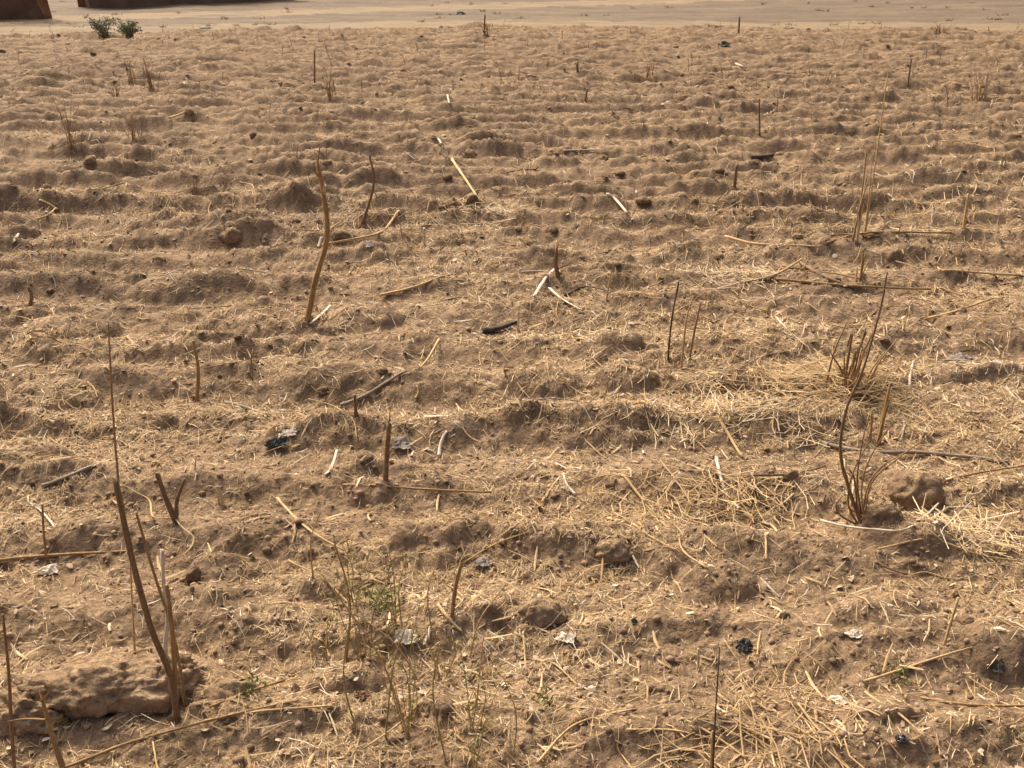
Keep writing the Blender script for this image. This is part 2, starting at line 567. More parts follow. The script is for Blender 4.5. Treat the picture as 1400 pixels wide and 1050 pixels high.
def lying(name, pix, w0, w1, matk, label, cat, group=None, lift=0.0, sub=6, flat=1.0):
    ctrl = []
    for (px, py) in pix:
        p, _ = ground_at(px, py)
        ctrl.append(p)
    dense = catmull(ctrl, sub)
    r0 = px_r(w0, ctrl[0].y); r1 = px_r(w1, ctrl[-1].y)
    hs = height(np.array([p.x for p in dense]), np.array([p.y for p in dense]))
    n = len(dense)
    zs = np.array([np.interp(i / (n - 1), np.linspace(0, 1, len(ctrl)), [c.z for c in ctrl]) for i in range(n)])
    zs = zs + max(0.0, float((hs - zs).max())) * .62 + r0 * .5
    sag = np.maximum(hs + r0 * .1 - zs, 0)
    zs = zs + sag
    kk = np.array([.25, .5, .25])
    for _ in range(8):
        zs = np.convolve(np.pad(zs, 1, mode='edge'), kk, 'valid')
    zs = zs + lift * np.linspace(0, 1, n)
    org = dense[0].copy(); org.z = float(zs[0])
    loc = [Vector((p.x - org.x, p.y - org.y, float(z) - org.z)) for p, z in zip(dense, zs)]
    me = tube(name, loc, [r0, r1], ST[matk], seed=pix[0][0] * 3 + pix[0][1], flat=flat)
    return link(name, me, org, None, label, cat, group)

# ------------------------------------------------------------------ terrain
def build_terrain():
    ys = [-60, -30, -15, -8, -4, -2, -1, -.4, 0, .3, .6, .85]
    y = 1.05
    while y < 27.5:
        ys.append(y); y += max(.0055, .0034 * y ** 1.12)
    while y < 60:
        ys.append(y); y += .12 + .02 * (y - 27)
    while y < 1500:
        ys.append(y); y *= 1.12
    ys = np.array(ys)
    core = np.linspace(-1, 1, 641)
    outer = 1 + np.array([.02, .06, .13, .25, .45, .8, 1.4, 2.4, 4, 7])
    us = np.concatenate([-outer[::-1], core, outer])
    W = .85 + .56 * np.maximum(ys, 0) + .4 * np.maximum(-ys, 0)
    X = us[None, :] * W[:, None]
    Y = np.repeat(ys[:, None], len(us), 1)
    ny, nx = X.shape
    Z = height(X.ravel(), Y.ravel()).reshape(ny, nx)
    gy = np.gradient(Z, axis=0) / np.maximum(np.gradient(Y, axis=0), 1e-6)
    gx = np.gradient(Z, axis=1) / np.maximum(np.gradient(X, axis=1), 1e-6)
    slope = np.sqrt(gx ** 2 + gy ** 2)
    ch = smooth(.85, .25, slope) * (.45 + .55 * smooth(-.35, .25, fbm(X.ravel() * .8, Y.ravel() * 1.1, 131, 3).reshape(ny, nx)))
    ch = ch * (1 - .58 * smooth(7, 16, Y))
    verts = np.stack([X, Y, Z], -1).reshape(-1, 3)
    idx = np.arange(ny * nx).reshape(ny, nx)
    quads = np.stack([idx[:-1, :-1], idx[:-1, 1:], idx[1:, 1:], idx[1:, :-1]], -1).reshape(-1, 4)
    cx = .25 * (X[:-1, :-1] + X[:-1, 1:] + X[1:, 1:] + X[1:, :-1]).ravel()
    cy = .25 * (Y[:-1, :-1] + Y[:-1, 1:] + Y[1:, 1:] + Y[1:, :-1]).ravel()
    infield = cy < edge_y(cx) + .45 * fbm(cx * 1.6, cy * 1.6, 141, 4, .65)
    jag = .35 * fbm(cx * .9, cy * 1.4, 151, 3)
    # track hugging the field edge, and the branch that climbs away to the right
    d1 = cy - edge_y(cx)
    w1 = np.where(cx > 0, 3.0 + .05 * cx, 3.6 + .02 * cx)
    road = (~infield) & (d1 + jag * 1.2 < w1)
    line = 31.2 + .62 * (cx + 9.5) + .02 * (cx + 9.5) ** 2 * 0
    br = (np.abs(cy - line + jag * 2.0) < 1.9) & (cx > -16) & (cy > 26) & (cy < 60)
    road |= (~infield) & br
    for nm, sel, mat in (("field", infield, M_SOIL), ("dirt_track", road, M_TRACK), ("ground", (~infield) & (~road), M_GROUND)):
        q = quads[sel]
        used, inv = np.unique(q.ravel(), return_inverse=True)
        me = quick_mesh(nm, verts[used], inv.reshape(-1, 4), mat, True, {"chaff": ch.reshape(-1)[used]})
        o = link(nm, me, kind="structure")
build_terrain()

# ------------------------------------------------------------------ litter (uncountable)
def scatter(n, y0, y1, rng, wide=1.0):
    u = rng.random(n)
    # area density proportional to the width of the fan
    a, b = .56 / 2, .85
    F = lambda y: a * y * y + b * y
    c = F(y0) + u * (F(y1) - F(y0))
    y = (-b + np.sqrt(b * b + 4 * a * c)) / (2 * a)
    x = (rng.random(n) * 2 - 1) * (.85 + .56 * y) * wide
    return x, y

def slope_at(x, y, e=.02):
    z = height(x, y)
    return z, (height(x + e, y) - z) / e, (height(x, y + e) - z) / e

def litter_keep(x, y, rng, lo=.12):
    z, sx, sy = slope_at(x, y)
    s = np.sqrt(sx * sx + sy * sy)
    p = lo * .7 + (1 - lo * .7) * smooth(.85, .25, s) * (.24 + .76 * smooth(-.40, .30, fbm(x * .8, y * 1.1, 131, 3) + .10 * np.clip(x / np.maximum(y, 1) * 3, -1, 1)))
    p = p * (y < edge_y(x) - .1)
    return rng.random(len(x)) < p

def ribbons(name, parts, mat, label, cat):
    V, F, T = [], [], []
    base = 0
    for (n, y0, y1, lmin, lmax, wmin, wmax, tent, liftp, rng, hug) in parts:
        x, y = scatter(n, y0, y1, rng)
        k = litter_keep(x, y, rng)
        x, y = x[k], y[k]; n = len(x)
        ang = rng.random(n) * math.pi
        L = lmin + (lmax - lmin) * rng.random(n) ** 2.2
        w = .88 * (wmin + (wmax - wmin) * rng.random(n) ** 1.8)
        dx, dy = np.cos(ang), np.sin(ang)
        cur = rng.normal(0, .045, n) * L
        lift = np.where(rng.random(n) < liftp, rng.random(n) * .55 * L, 0)
        rings = []
        zs = []
        ts = (-.5, 0, .5)
        P = []
        for t in ts:
            off = cur * (1 - 4 * t * t)
            X = x + dx * L * t - dy * off
            Y = y + dy * L * t + dx * off
            P.append((X, Y, height(X, Y)))
        straight = .5 * (P[0][2] + P[2][2])
        zm = np.maximum(P[1][2], straight * (1 - hug) + P[1][2] * hug)
        rise = .0015 + rng.random(n) * .007
        roll = rng.normal(0, .8, n)
        Z = [P[0][2] + rise, zm + rise + lift * .4, P[2][2] + rise + lift]
        for j, t in enumerate(ts):
            ww = w * (1 if j == 1 else .6)
            X, Y, _ = P[j]
            tl = 0 if tent else roll * ww * .5
            a = np.stack([X - dy * ww * .5, Y + dx * ww * .5, Z[j] + tl], -1)
            c = np.stack([X + dy * ww * .5, Y - dx * ww * .5, Z[j] - tl], -1)
            if tent:
                m = np.stack([X, Y, Z[j] + ww * .45], -1)
                rings += [a, m, c]
            else:
                rings += [a, c]
        R = np.stack(rings, 1)
        V.append(R.reshape(-1, 3))
        m = R.shape[1]; s = 3 if tent else 2
        st = base + np.arange(n)[:, None] * m
        for r in range(2):
            for q in range(s - 1):
                i0 = r * s + q
                F.append(np.concatenate([st + i0, st + i0 + 1, st + i0 + s + 1, st + i0 + s], 1))
        patch = .18 * fbm(x * 1.7, y * 1.7, 171, 2)
        T.append(np.repeat(np.clip(rng.beta(2.2, 2.0, n) * (.72 if y0 > 10 else 1) + patch, 0, 1), m))
        base += n * m
    me = quick_mesh(name, np.concatenate(V), np.concatenate(F), mat, True, {"tint": np.concatenate(T)})
    return link(name, me, label=label, cat=cat, kind="stuff")

R2 = np.random.default_rng(5)
ribbons("straw_litter", [
    (5000, 1.2, 4.5, .02, .09, .004, .010, True, .25, R2, .4),
    (30000, 1.2, 3.6, .014, .085, .0012, .0034, True, .22, R2, .5),
    (150000, 1.2, 3.8, .004, .032, .0010, .0030, False, .22, R2, .6),
    (125000, 3.2, 7.0, .012, .085, .0018, .0042, False, .22, R2, .5),
    (100000, 6.0, 14, .025, .13, .0028, .0060, False, .20, R2, .5),
    (90000, 12, 25.2, .04, .20, .0045, .009, False, .16, R2, .5),
], M_STRAW, "broken yellow straw litter strewn over the brown ploughed soil", "straw")

def chips():
    rng = np.random.default_rng(8)
    V, F, T = [], [], []; base = 0
    for (n, y0, y1, smin, smax) in ((14000, 1.2, 3.6, .003, .012), (14000, 3.6, 7.5, .005, .016), (9000, 7.5, 16, .010, .030)):
        x, y = scatter(n, y0, y1, rng)
        k = litter_keep(x, y, rng, .2); x, y = x[k], y[k]; n = len(x)
        z = height(x, y)
        s = smin + (smax - smin) * rng.random(n) ** 2.5
        a = rng.random(n) * 6.283
        el = .35 + .6 * rng.random(n)
        tx, ty = rng.normal(0, .45, n), rng.normal(0, .45, n)
        ring = []
        for k5 in range(5):
            th = k5 / 5 * 6.283 + rng.normal(0, .18, n)
            rr = s * (.75 + .5 * rng.random(n))
            u, v = np.cos(th) * rr, np.sin(th) * rr * el
            X = np.cos(a) * u - np.sin(a) * v; Y = np.sin(a) * u + np.cos(a) * v
            Z = X * tx + Y * ty
            ring.append(np.stack([x + X, y + Y, z + .003 + s * .25 + Z], -1))
        c = np.stack([x, y, z + .003 + s * (.1 + .5 * rng.random(n))], -1)
        R = np.stack(ring + [c], 1)
        V.append(R.reshape(-1, 3))
        st = base + np.arange(n)[:, None] * 6
        for k5 in range(5):
            F.append(np.concatenate([st + k5, st + (k5 + 1) % 5, st + 5], 1))
        T.append(np.repeat(np.clip(rng.random(n) ** 1.6 * .92, 0, 1), 6))
        base += n * 6
    me = quick_mesh("leaf_chips", np.concatenate(V), np.concatenate(F), M_CHIP, False, {"tint": np.concatenate(T)})
    link("leaf_chips", me, label="tiny dry leaf and husk fragments scattered over the soil", cat="leaf litter", kind="stuff")
chips()

ICO_V = None
def ico():
    t = (1 + 5 ** .5) / 2
    v = np.array([(-1, t, 0), (1, t, 0), (-1, -t, 0), (1, -t, 0), (0, -1, t), (0, 1, t), (0, -1, -t), (0, 1, -t), (t, 0, -1), (t, 0, 1), (-t, 0, -1), (-t, 0, 1)], float)
    v /= np.linalg.norm(v[0])
    f = np.array([(0, 11, 5), (0, 5, 1), (0, 1, 7), (0, 7, 10), (0, 10, 11), (1, 5, 9), (5, 11, 4), (11, 10, 2), (10, 7, 6), (7, 1, 8), (3, 9, 4), (3, 4, 2), (3, 2, 6), (3, 6, 8), (3, 8, 9), (4, 9, 5), (2, 4, 11), (6, 2, 10), (8, 6, 7), (9, 8, 1)])
    return v, f

def crumbs():
    rng = np.random.default_rng(9)
    iv, jf = ico()
    V, F, T = [], [], []; base = 0
    for (n, y0, y1, smin, smax) in ((7000, 1.2, 3.4, .003, .011), (2500, 3.4, 7, .005, .012)):
        x, y = scatter(n, y0, y1, rng)
        z = height(x, y)
        k = y < edge_y(x) - .2
        x, y, z = x[k], y[k], z[k]; n = len(x)
        s = smin + (smax - smin) * rng.random(n) ** 4
        j = .72 + .5 * rng.random((n, 12))
        sc = np.stack([.8 + .6 * rng.random(n), .8 + .5 * rng.random(n), .6 + .3 * rng.random(n)], -1)
        P = iv[None] * j[..., None] * sc[:, None, :] * s[:, None, None]
        P = P + np.stack([x, y, z + s * .1], -1)[:, None, :]
        V.append(P.reshape(-1, 3))
        F.append((base + np.arange(n)[:, None, None] * 12 + jf[None]).reshape(-1, 3))
        T.append(np.repeat(np.clip(rng.normal(.5, .22, n), 0, 1), 12))
        base += n * 12
    me = quick_mesh("soil_crumbs", np.concatenate(V), np.concatenate(F), M_CRUMB, True, {"tint": np.concatenate(T)})
    link("soil_crumbs", me, label="small loose crumbs of dry brown soil", cat="soil crumbs", kind="stuff")
crumbs()

# ------------------------------------------------------------------ mud walls and ground behind the track
def mud_wall(name, x0, y0, x1, y1, hgt, th, mat, label, seed):
    n = max(6, int(math.hypot(x1 - x0, y1 - y0) / .35)); rows = 9
    dirv = Vector((x1 - x0, y1 - y0, 0)); ln = dirv.length; dirv /= ln
    nor = Vector((-dirv.y, dirv.x, 0))
    rr = random.Random(seed)
    verts, faces = [], []
    prof = [(-1, -.2), (-1.0, .0), (-.96, .25), (-.92, .5), (-.88, .75), (-.82, .95), (0, 1.02), (.82, .95), (.88, .6), (1, 0), (1, -.2)]
    for i in range(n + 1):
        t = i / n
        hh = hgt * (1 + .05 * math.sin(t * 9 + seed) + rr.uniform(-.03, .03))
        for (o, zf) in prof:
            er = rr.uniform(-.16, .16) if i in (0, n) else rr.uniform(-.04, .04)
            x = x0 + dirv.x * (ln * t + er); y = y0 + dirv.y * (ln * t + er)
            w = th * .5 * o * (1 + rr.uniform(-.14, .14) + (.35 if zf <= 0 else 0))
            verts.append((x + nor.x * w - x0, y + nor.y * w - y0, zf * hh + rr.uniform(-.02, .02)))
    m = len(prof)
    for i in range(n):
        for k in range(m - 1):
            faces.append((i * m + k, i * m + k + 1, (i + 1) * m + k + 1, (i + 1) * m + k))
    faces.append(tuple(range(m))); faces.append(tuple(n * m + k for k in range(m))[::-1])
    me = mesh_from(name, verts, faces, mat)
    return link(name, me, (x0, y0, h1(x0, y0)), None, label, "wall")

mud_wall("mud_wall", -19.5, 28.4, -12.75, 29.2, 2.3, .45, M_WALL, "dark red mud wall end standing beside the green bushes", 3)
mud_wall("mud_wall", -14.2, 35.6, -8.6, 41.5, 2.1, .4, M_WALL2, "long reddish mud wall running behind the pale track", 5)

# green bushes on the field edge
def bush(px, py, wpx, hpx, seed, label):
    base, dep = ground_at(px, py)
    root = link("shrub", None, base, None, label, "shrub")
    rr = random.Random(seed)
    w = wpx * dep / FPX; hgt = hpx * dep / FPX
    V, F, T = [], [], []
    for s in range(11):
        a = rr.uniform(0, 6.28); out = rr.uniform(.15, .5) * w
        tip = Vector((math.cos(a) * out * 1.15, math.sin(a) * out, hgt * rr.uniform(.45, 1.15)))
        pts = catmull([Vector((0, 0, -.03)), tip * .5 + Vector((rr.uniform(-.04, .04), 0, .05)), tip], 4)
        link("stem", tube("stem", pts, [.010, .003], ST['brown'], 5, seed=seed + s), (0, 0, 0), root)
        for q in range(85):
            t = rr.random() ** .6
            p = pts[int(t * (len(pts) - 1))] + Vector((rr.gauss(0, 1), rr.gauss(0, 1), rr.gauss(0, .8))) * w * .075
            p.z = max(p.z, .015)
            d = Vector((rr.gauss(0, 1), rr.gauss(0, 1), rr.gauss(.3, .7))).normalized()
            sd = d.cross(Vector((rr.gauss(0, 1), rr.gauss(0, 1), rr.gauss(0, 1)))).normalized()
            L = rr.uniform(.025, .06)
            b = len(V)
            V += [p, p + d * L * .5 + sd * L * .28, p + d * L, p + d * L * .5 - sd * L * .28]
            F.append((b, b + 1, b + 2, b + 3)); T += [rr.random()] * 4
    link("crown", mesh_from("crown", V, F, M_BUSH, False, {"tint": T}), (0, 0, 0), root)
    return root
bush(144, 51, 42, 24, 1, "dense green bush on the field edge, close beside a smaller bush")
bush(178, 51, 34, 20, 2, "smaller loose green bush beside the denser green bush")

def far_tufts():
    rng = np.random.default_rng(33)
    V, F, T = [], [], []; base = 0
    n = 420
    ty = 25.5 + 26 * rng.random(n) ** 1.2; tx = (rng.random(n) * 2 - 1) * ty * .62
    ok = (ty > edge_y(tx) + .2) & ((gnoise(tx * .35, ty * .5, 203) > .2) | (ty < edge_y(tx) + .7))
    tx, ty = tx[ok], ty[ok]; n = len(tx); tz = height(tx, ty)
    for k in range(14):
        a = rng.random(n) * 6.283; hh = rng.uniform(.03, .10, n); sp = rng.uniform(.04, .2, n)
        bx = tx + rng.normal(0, .06, n); by = ty + rng.normal(0, .06, n)
        w = rng.uniform(.006, .014, n)
        p0 = np.stack([bx - w, by, tz - .01], -1); p1 = np.stack([bx + w, by, tz - .01], -1)
        p2 = np.stack([bx + np.cos(a) * sp, by + np.sin(a) * sp, tz + hh], -1)
        V.append(np.stack([p0, p1, p2], 1).reshape(-1, 3))
        F.append(base + np.arange(n)[:, None] * 3 + np.array([[0, 1, 2]]))
        T.append(np.repeat(rng.random(n) * .6, 3)); base += 3 * n
    me = quick_mesh("dry_grass_tufts", np.concatenate(V), np.concatenate(F), M_STRAW, False, {"tint": np.concatenate(T)})
    link("dry_grass_tufts", me, label="low dry grass tufts on the grazed ground past the field", cat="dry grass", kind="stuff")
far_tufts()

# ------------------------------------------------------------------ standing stalks
c = ground_at(241, 985)[0]
root = link("stalk_clump", None, c, None, "clump of tall split stalks, one dark brown, standing beside the long earth clod", "stalk clump")
standing("stem", [(243, 985), (233, 925), (208, 862), (184, 778), (158, 658)], 13, 11, 'brown', None, None, parent=root, lean=-.04)
standing("stem", [(239, 982), (238, 900), (233, 840), (228, 800)], 11, 8, 'ochre', None, None, parent=root)
standing("stem", [(252, 968), (247, 918), (232, 850), (208, 776), (186, 700)], 7, 5, 'ochre', None, None, parent=root, lean=.05)
standing("stem", [(232, 930), (226, 888), (229, 845), (224, 800), (222, 752)], 9, 7, 'bleached', None, None, parent=root, lean=.05)

T1 = [
    ("grass_stem", [(164, 690), (157, 600), (152, 520), (148, 442)], 5, 3, 'ochre', "tall hair-thin ochre stem rising behind the dark brown split stalk", "stem"),
    ("broken_stalk", [(92, 1075), (84, 1045), (72, 1008), (58, 958)], 15, 7, 'ochre', "thick ochre stalk stub with frayed sheath, leaning beside the long earth clod", "stalk"),
    ("grass_stem", [(20, 1070), (16, 1000), (12, 920), (4, 840)], 8, 5, 'rust', "reddish brown upright stem at the end of the long earth clod", "stem"),
    ("dry_stalk", [(419, 436), (431, 385), (447, 325), (443, 268), (434, 224)], 12, 8, 'ochre', "tall crooked orange-brown stalk standing alone in the ploughed rows", "stalk"),
    ("dry_stalk", [(494, 306), (508, 266), (511, 240), (505, 212)], 6, 4, 'brown', "slim dark bent stalk behind the tall crooked orange-brown stalk", "stalk"),
    ("stubble_stem", [(526, 655), (529, 620), (532, 580)], 11, 9, 'brown', "short thick dark brown stub standing upright near a white husk strip", "stub"),
    ("stubble_stem", [(268, 546), (271, 505), (264, 466)], 8, 5, 'ochre', "slim crooked ochre stub in front of the ridge, twig-like", "stub"),
    ("stubble_stem", [(39, 417), (43, 405), (39, 393)], 8, 6, 'rust', "very short reddish stub on a low ridge", "stub"),
    ("stubble_stem", [(487, 570), (485, 540)], 8, 6, 'brown', "little brown stub beside a grey fallen stick", "stub"),
    ("stubble_stem", [(617, 842), (622, 806), (631, 770)], 9, 7, 'ochre', "short ochre stub among the sparse green grass", "stub"),
    ("stubble_stem", [(764, 380), (760, 360), (761, 342)], 10, 7, 'brown', "knotted brown stub beside two white husk strips", "stub"),
    ("stubble_stem", [(1004, 257), (1007, 226)], 7, 6, 'brown', "brown stub in front of a flat black scrap", "stub"),
    ("stubble_stem", [(1318, 312), (1324, 265)], 7, 5, 'straw', "straight straw-coloured stub leaning slightly on the open rows", "stub"),
    ("dark_stem", [(913, 492), (918, 440), (928, 385)], 4, 3, 'dark', "thin dark straight stem beside two ochre stems", "stem"),
    ("ochre_stem", [(931, 506), (938, 440), (948, 405)], 5, 3, 'straw', "thin pale stem bent at the top beside a dark stem", "stem"),
    ("ochre_stem", [(942, 490), (950, 450), (958, 414)], 5, 4, 'ochre', "thin ochre stem leaning by a pale bent stem", "stem"),
    ("dark_stem", [(975, 1062), (978, 980), (984, 885)], 4, 2.5, 'dark', "wiry dark upright stem near a black char lump", "stem"),
    ("stubble_stem", [(972, 1062), (974, 1000)], 6, 5, 'straw', "pale straw stub at the foot of a wiry dark stem", "stub"),
    ("stubble_stem", [(955, 918), (955, 887)], 5, 5, 'bleached', "bright white upright straw stub near a black char lump", "stub"),
    ("stubble_stem", [(1290, 882), (1310, 818)], 6, 5, 'straw', "pale straw leaning upright against the lumpy earth mound", "stub"),
    ("stubble_stem", [(1348, 135), (1349, 104)], 7, 5, 'bleached', "white upright stub with a rusty weed tuft behind it", "stub"),
    ("stubble_stem", [(580, 336), (580, 312)], 5, 5, 'bleached', "short white upright straw with a dark broken tip", "stub"),
    ("stubble_stem", [(1039, 185), (1038, 135)], 4, 3, 'brown', "thin brown stem standing alone in the far rows", "stem"),
    ("stubble_stem", [(1241, 118), (1246, 80)], 4, 3, 'brown', "brown leaning stem in the far greenish rows", "stem"),
    ("stubble_stem", [(430, 112), (430, 68)], 4, 3, 'rust', "single rust stem in the far rows near rust weeds", "stem"),
    ("stubble_stem", [(1010, 44), (1011, 22)], 4, 3, 'brown', "stem on the field edge against the pale track, with forked tip", "stem"),
    ("stubble_stem", [(662, 46), (663, 20)], 4, 3, 'rust', "stem on the field edge standing in a tuft", "stem"),
    ("stubble_stem", [(800, 137), (803, 122)], 4, 4, 'brown', "tiny brown peg in the far rows", "stub"),
    ("stubble_stem", [(708, 452), (709, 425)], 4, 4, 'bleached', "white upright straw at the end of the charred stick", "stub"),
    ("stubble_stem", [(828, 412), (836, 370)], 4, 3, 'straw', "slender pale stem beside the brush of grey twigs", "stem"),
    ("stubble_stem", [(90, 460), (97, 437)], 4, 4, 'bleached', "pale short straw pair member standing on the shaded ridge", "stub"),
    ("stubble_stem", [(345, 520), (342, 460)], 3, 2, 'rust', "hair-thin rust stem on the rows behind the ochre stub", "stem"),
    ("stubble_stem", [(183, 890), (182, 850), (178, 770)], 5, 3, 'straw', "thin straw stem leaning near the tall dark split stalk", "stem"),
    ("stubble_stem", [(63, 765), (60, 730), (58, 690)], 5, 4, 'ochre', "thin ochre stem beside a white husk strip and a round mound", "stem"),
]
for (nm, pix, w0, w1, mk, lab, cat) in T1:
    standing(nm, pix, w0, w1, mk, lab, cat, lean=random.uniform(-.02, .02))

# forked stub with peeling pale bark strips
c = ground_at(240, 712)[0]
root = link("forked_stub", None, c, None, "forked dark stub with pale curling bark strips peeling from it", "stub")
standing("stem", [(244, 716), (230, 690), (214, 646)], 12, 9, 'brown', None, None, parent=root)
standing("stem", [(240, 712), (242, 685), (253, 654)], 10, 5, 'brown', None, None, parent=root)
for pix in ([(236, 716), (210, 710), (206, 694), (185, 678), (165, 667)], [(226, 692), (246, 722), (266, 744), (256, 764), (228, 776)]):
    o = lying("bark_strip", pix, 5, 3, 'straw', None, None, lift=.0, flat=.4)
    o.location = o.location - root.location + Vector((0, 0, .012))
    o.parent = root

# weedy bush stump on the mound, wiry red-brown stems
c = ground_at(1182, 712)[0]
root = link("dry_weed", None, c, None, "wiry red-brown weed with long curved stem growing beside the dark root clod", "weed")
for pix, w0, w1, mk in (
    ([(1180, 712), (1163, 675), (1149, 618), (1157, 560), (1180, 505), (1203, 425), (1213, 372)], 8, 3, 'brown'),
    ([(1176, 712), (1160, 690), (1165, 650), (1190, 600)], 5, 2, 'rust'),
    ([(1182, 712), (1172, 660), (1178, 610), (1186, 575)], 5, 2, 'rust'),
    ([(1180, 710), (1185, 670), (1203, 640), (1235, 620)], 5, 2, 'rust'),
    ([(1178, 712), (1150, 705), (1143, 690), (1152, 678)], 5, 3, 'brown'),
    ([(1180, 714), (1172, 690), (1168, 655), (1160, 640)], 5, 3, 'brown'),
    ([(1184, 712), (1178, 668), (1190, 625), (1222, 575)], 4, 2, 'ochre'),
    ([(1182, 712), (1192, 660), (1230, 625), (1265, 600)], 4, 2, 'ochre'),
):
    standing("stem", pix, w0, w1, mk, None, None, parent=root, lean=random.uniform(-.08, .08))

def tussock(name, px, py, n, hpx, spread, mats, label, cat, w=(4, 6), seed=0, droop=.5):
    base, dep = ground_at(px, py)
    root = link(name, None, base, None, label, cat)
    rr = random.Random(seed)
    H = hpx * dep / FPX
    for i in range(n):
        a = rr.uniform(0, 6.28); s = rr.random() ** .7 * spread * dep / FPX
        hh = H * rr.uniform(.35, 1.0)
        st = Vector((rr.gauss(0, .38) * s, rr.gauss(0, .3) * s, -.01))
        st.z = h1(base.x + st.x, base.y + st.y) - base.z - .01
        tip = st + Vector((math.cos(a) * s, math.sin(a) * s * .6, hh))
        mid = st.lerp(tip, .5) + Vector((-math.cos(a) * s * .15, 0, hh * .12 * rr.uniform(0, 1)))
        pts = [st, mid, tip]
        if rr.random() < droop:
            pts.append(tip + Vector((math.cos(a) * s * .5 + rr.uniform(-.02, .02), math.sin(a) * s * .3, -hh * rr.uniform(.1, .35))))
        r0 = px_r(rr.uniform(*w), base.y)
        link("stem", tube("stem", catmull(pts, 4), [r0, r0 * .5], ST[rr.choice(mats)], 5, seed=seed * 31 + i), st * 0, root)
    return root

tussock("straw_tussock", 1160, 545, 20, 115, 48, ['ochre', 'straw', 'ochre', 'brown'], "large ochre straw tussock with stiff upright stems behind the earth mound", "tussock", (4, 8), 4, .05)
tussock("straw_tussock", 1200, 608, 4, 110, 14, ['ochre'], "small sheaf of tall ochre stems in front of the large straw tussock", "tussock", (6, 9), 6, .1)
tussock("straw_tussock", 1175, 385, 4, 60, 10, ['ochre', 'straw'], "thin ochre sprig standing behind the crossed fallen sticks", "tussock", (4, 6), 7, .1)
tussock("straw_tussock", 1172, 330, 5, 135, 16, ['straw', 'bleached', 'ochre'], "tall pale feathery straw sprig rising high above the rows", "tussock", (4, 5.5), 8, .1)
tussock("straw_tussock", 1182, 320, 2, 225, 8, ['straw'], "two very tall hair-thin straw stems beside the feathery sprig", "tussock", (3.2, 4), 9, 0)
tussock("straw_tussock", 300, 690, 6, 40, 25, ['straw', 'bleached'], "small flattened pale straw sprig beside the forked stub", "tussock", (3, 4), 10, .8)

# rust coloured weeds in the far rows
for i, (px, py, n, hp, sp, lab) in enumerate((
    (97, 200, 9, 75, 22, "tallest rust-coloured dry weed in the far rows"),
    (182, 190, 7, 45, 20, "low spreading rust weed beside the tallest rust weed"),
    (205, 122, 7, 45, 16, "rust weed in the far rows in line with the green bushes"),
    (180, 112, 5, 35, 12, "thin rust weed next to another rust weed near the green bushes"),
    (452, 138, 7, 45, 12, "ochre upright weed sprig in the far rows beside a single rust stem"),
    (885, 106, 6, 32, 12, "faint rust weed tuft in the far middle rows"),
    (1338, 138, 8, 38, 18, "rust weed tuft behind a white upright stub"),
    (1285, 46, 6, 16, 14, "dark weed tuft on the field edge by the pale track"),
    (665, 46, 6, 16, 14, "weed tuft on the field edge around an upright stem"),
    (160, 130, 5, 28, 12, "small faded weed sprig in front of the green bushes"),
    (790, 98, 5, 18, 6, "short dark weed sprig in the far middle rows"),
    (265, 262, 5, 26, 12, "small rust sprig on the shaded rows"),
)):
    tussock("dry_weed", px, py, n * 2 + 2, hp, sp, ['rust', 'rust', 'ochre'] if i not in (7, 10) else ['brown'], lab, "weed", (.8, 1.5), 40 + i, .35)

# sparse green-tan herbs of the foreground
def herb(px, py, n, hpx, seed, label, green=.12):
    base, dep = ground_at(px, py)
    root = link("wild_grass", None, base, None, label, "grass plant")
    rr = random.Random(seed)
    H = hpx * dep / FPX
    V, F, T = [], [], []
    for i in range(n):
        a = rr.uniform(0, 6.28); s = rr.uniform(.05, .35) * H
        hh = H * rr.uniform(.4, 1)
        tip = Vector((math.cos(a) * s, math.sin(a) * s, hh))
        mid = tip * .5 + Vector((rr.uniform(-.02, .02), rr.uniform(-.02, .02), hh * .08))
        pts = catmull([Vector((math.cos(a) * .01, math.sin(a) * .01, -.015)), mid, tip], 5)
        r0 = px_r(rr.uniform(1.8, 3.0), base.y)
        link("stem", tube("stem", pts, [r0, r0 * .45], ST['olive' if rr.random() < .6 else 'straw'], 5, seed=seed * 77 + i), (0, 0, 0), root)
        for q in range(rr.randint(4, 9)):
            p = pts[rr.randint(2, len(pts) - 1)]
            d = Vector((rr.gauss(0, 1), rr.gauss(0, 1), rr.uniform(.2, 1.2))).normalized()
            sd = d.cross(Vector((rr.gauss(0, 1), rr.gauss(0, 1), .4))).normalized()
            L = rr.uniform(.012, .05); w = rr.uniform(.0012, .0028)
            b = len(V)
            m = p + d * L * .5
            e = p + d * L + Vector((0, 0, -L * rr.uniform(.1, .5)))
            V += [p - sd * w * .5, p + sd * w * .5, m + sd * w, m - sd * w, e]
            F += [(b, b + 1, b + 2, b + 3), (b + 3, b + 2, b + 4)]
            T += [p.z] * 5
    me = mesh_from("leaves", V, F, ST['green' if rr.random() < green else 'olive'], False, {"along": T, "around": [0] * len(T)})
    link("leaves", me, (0, 0, 0), root)

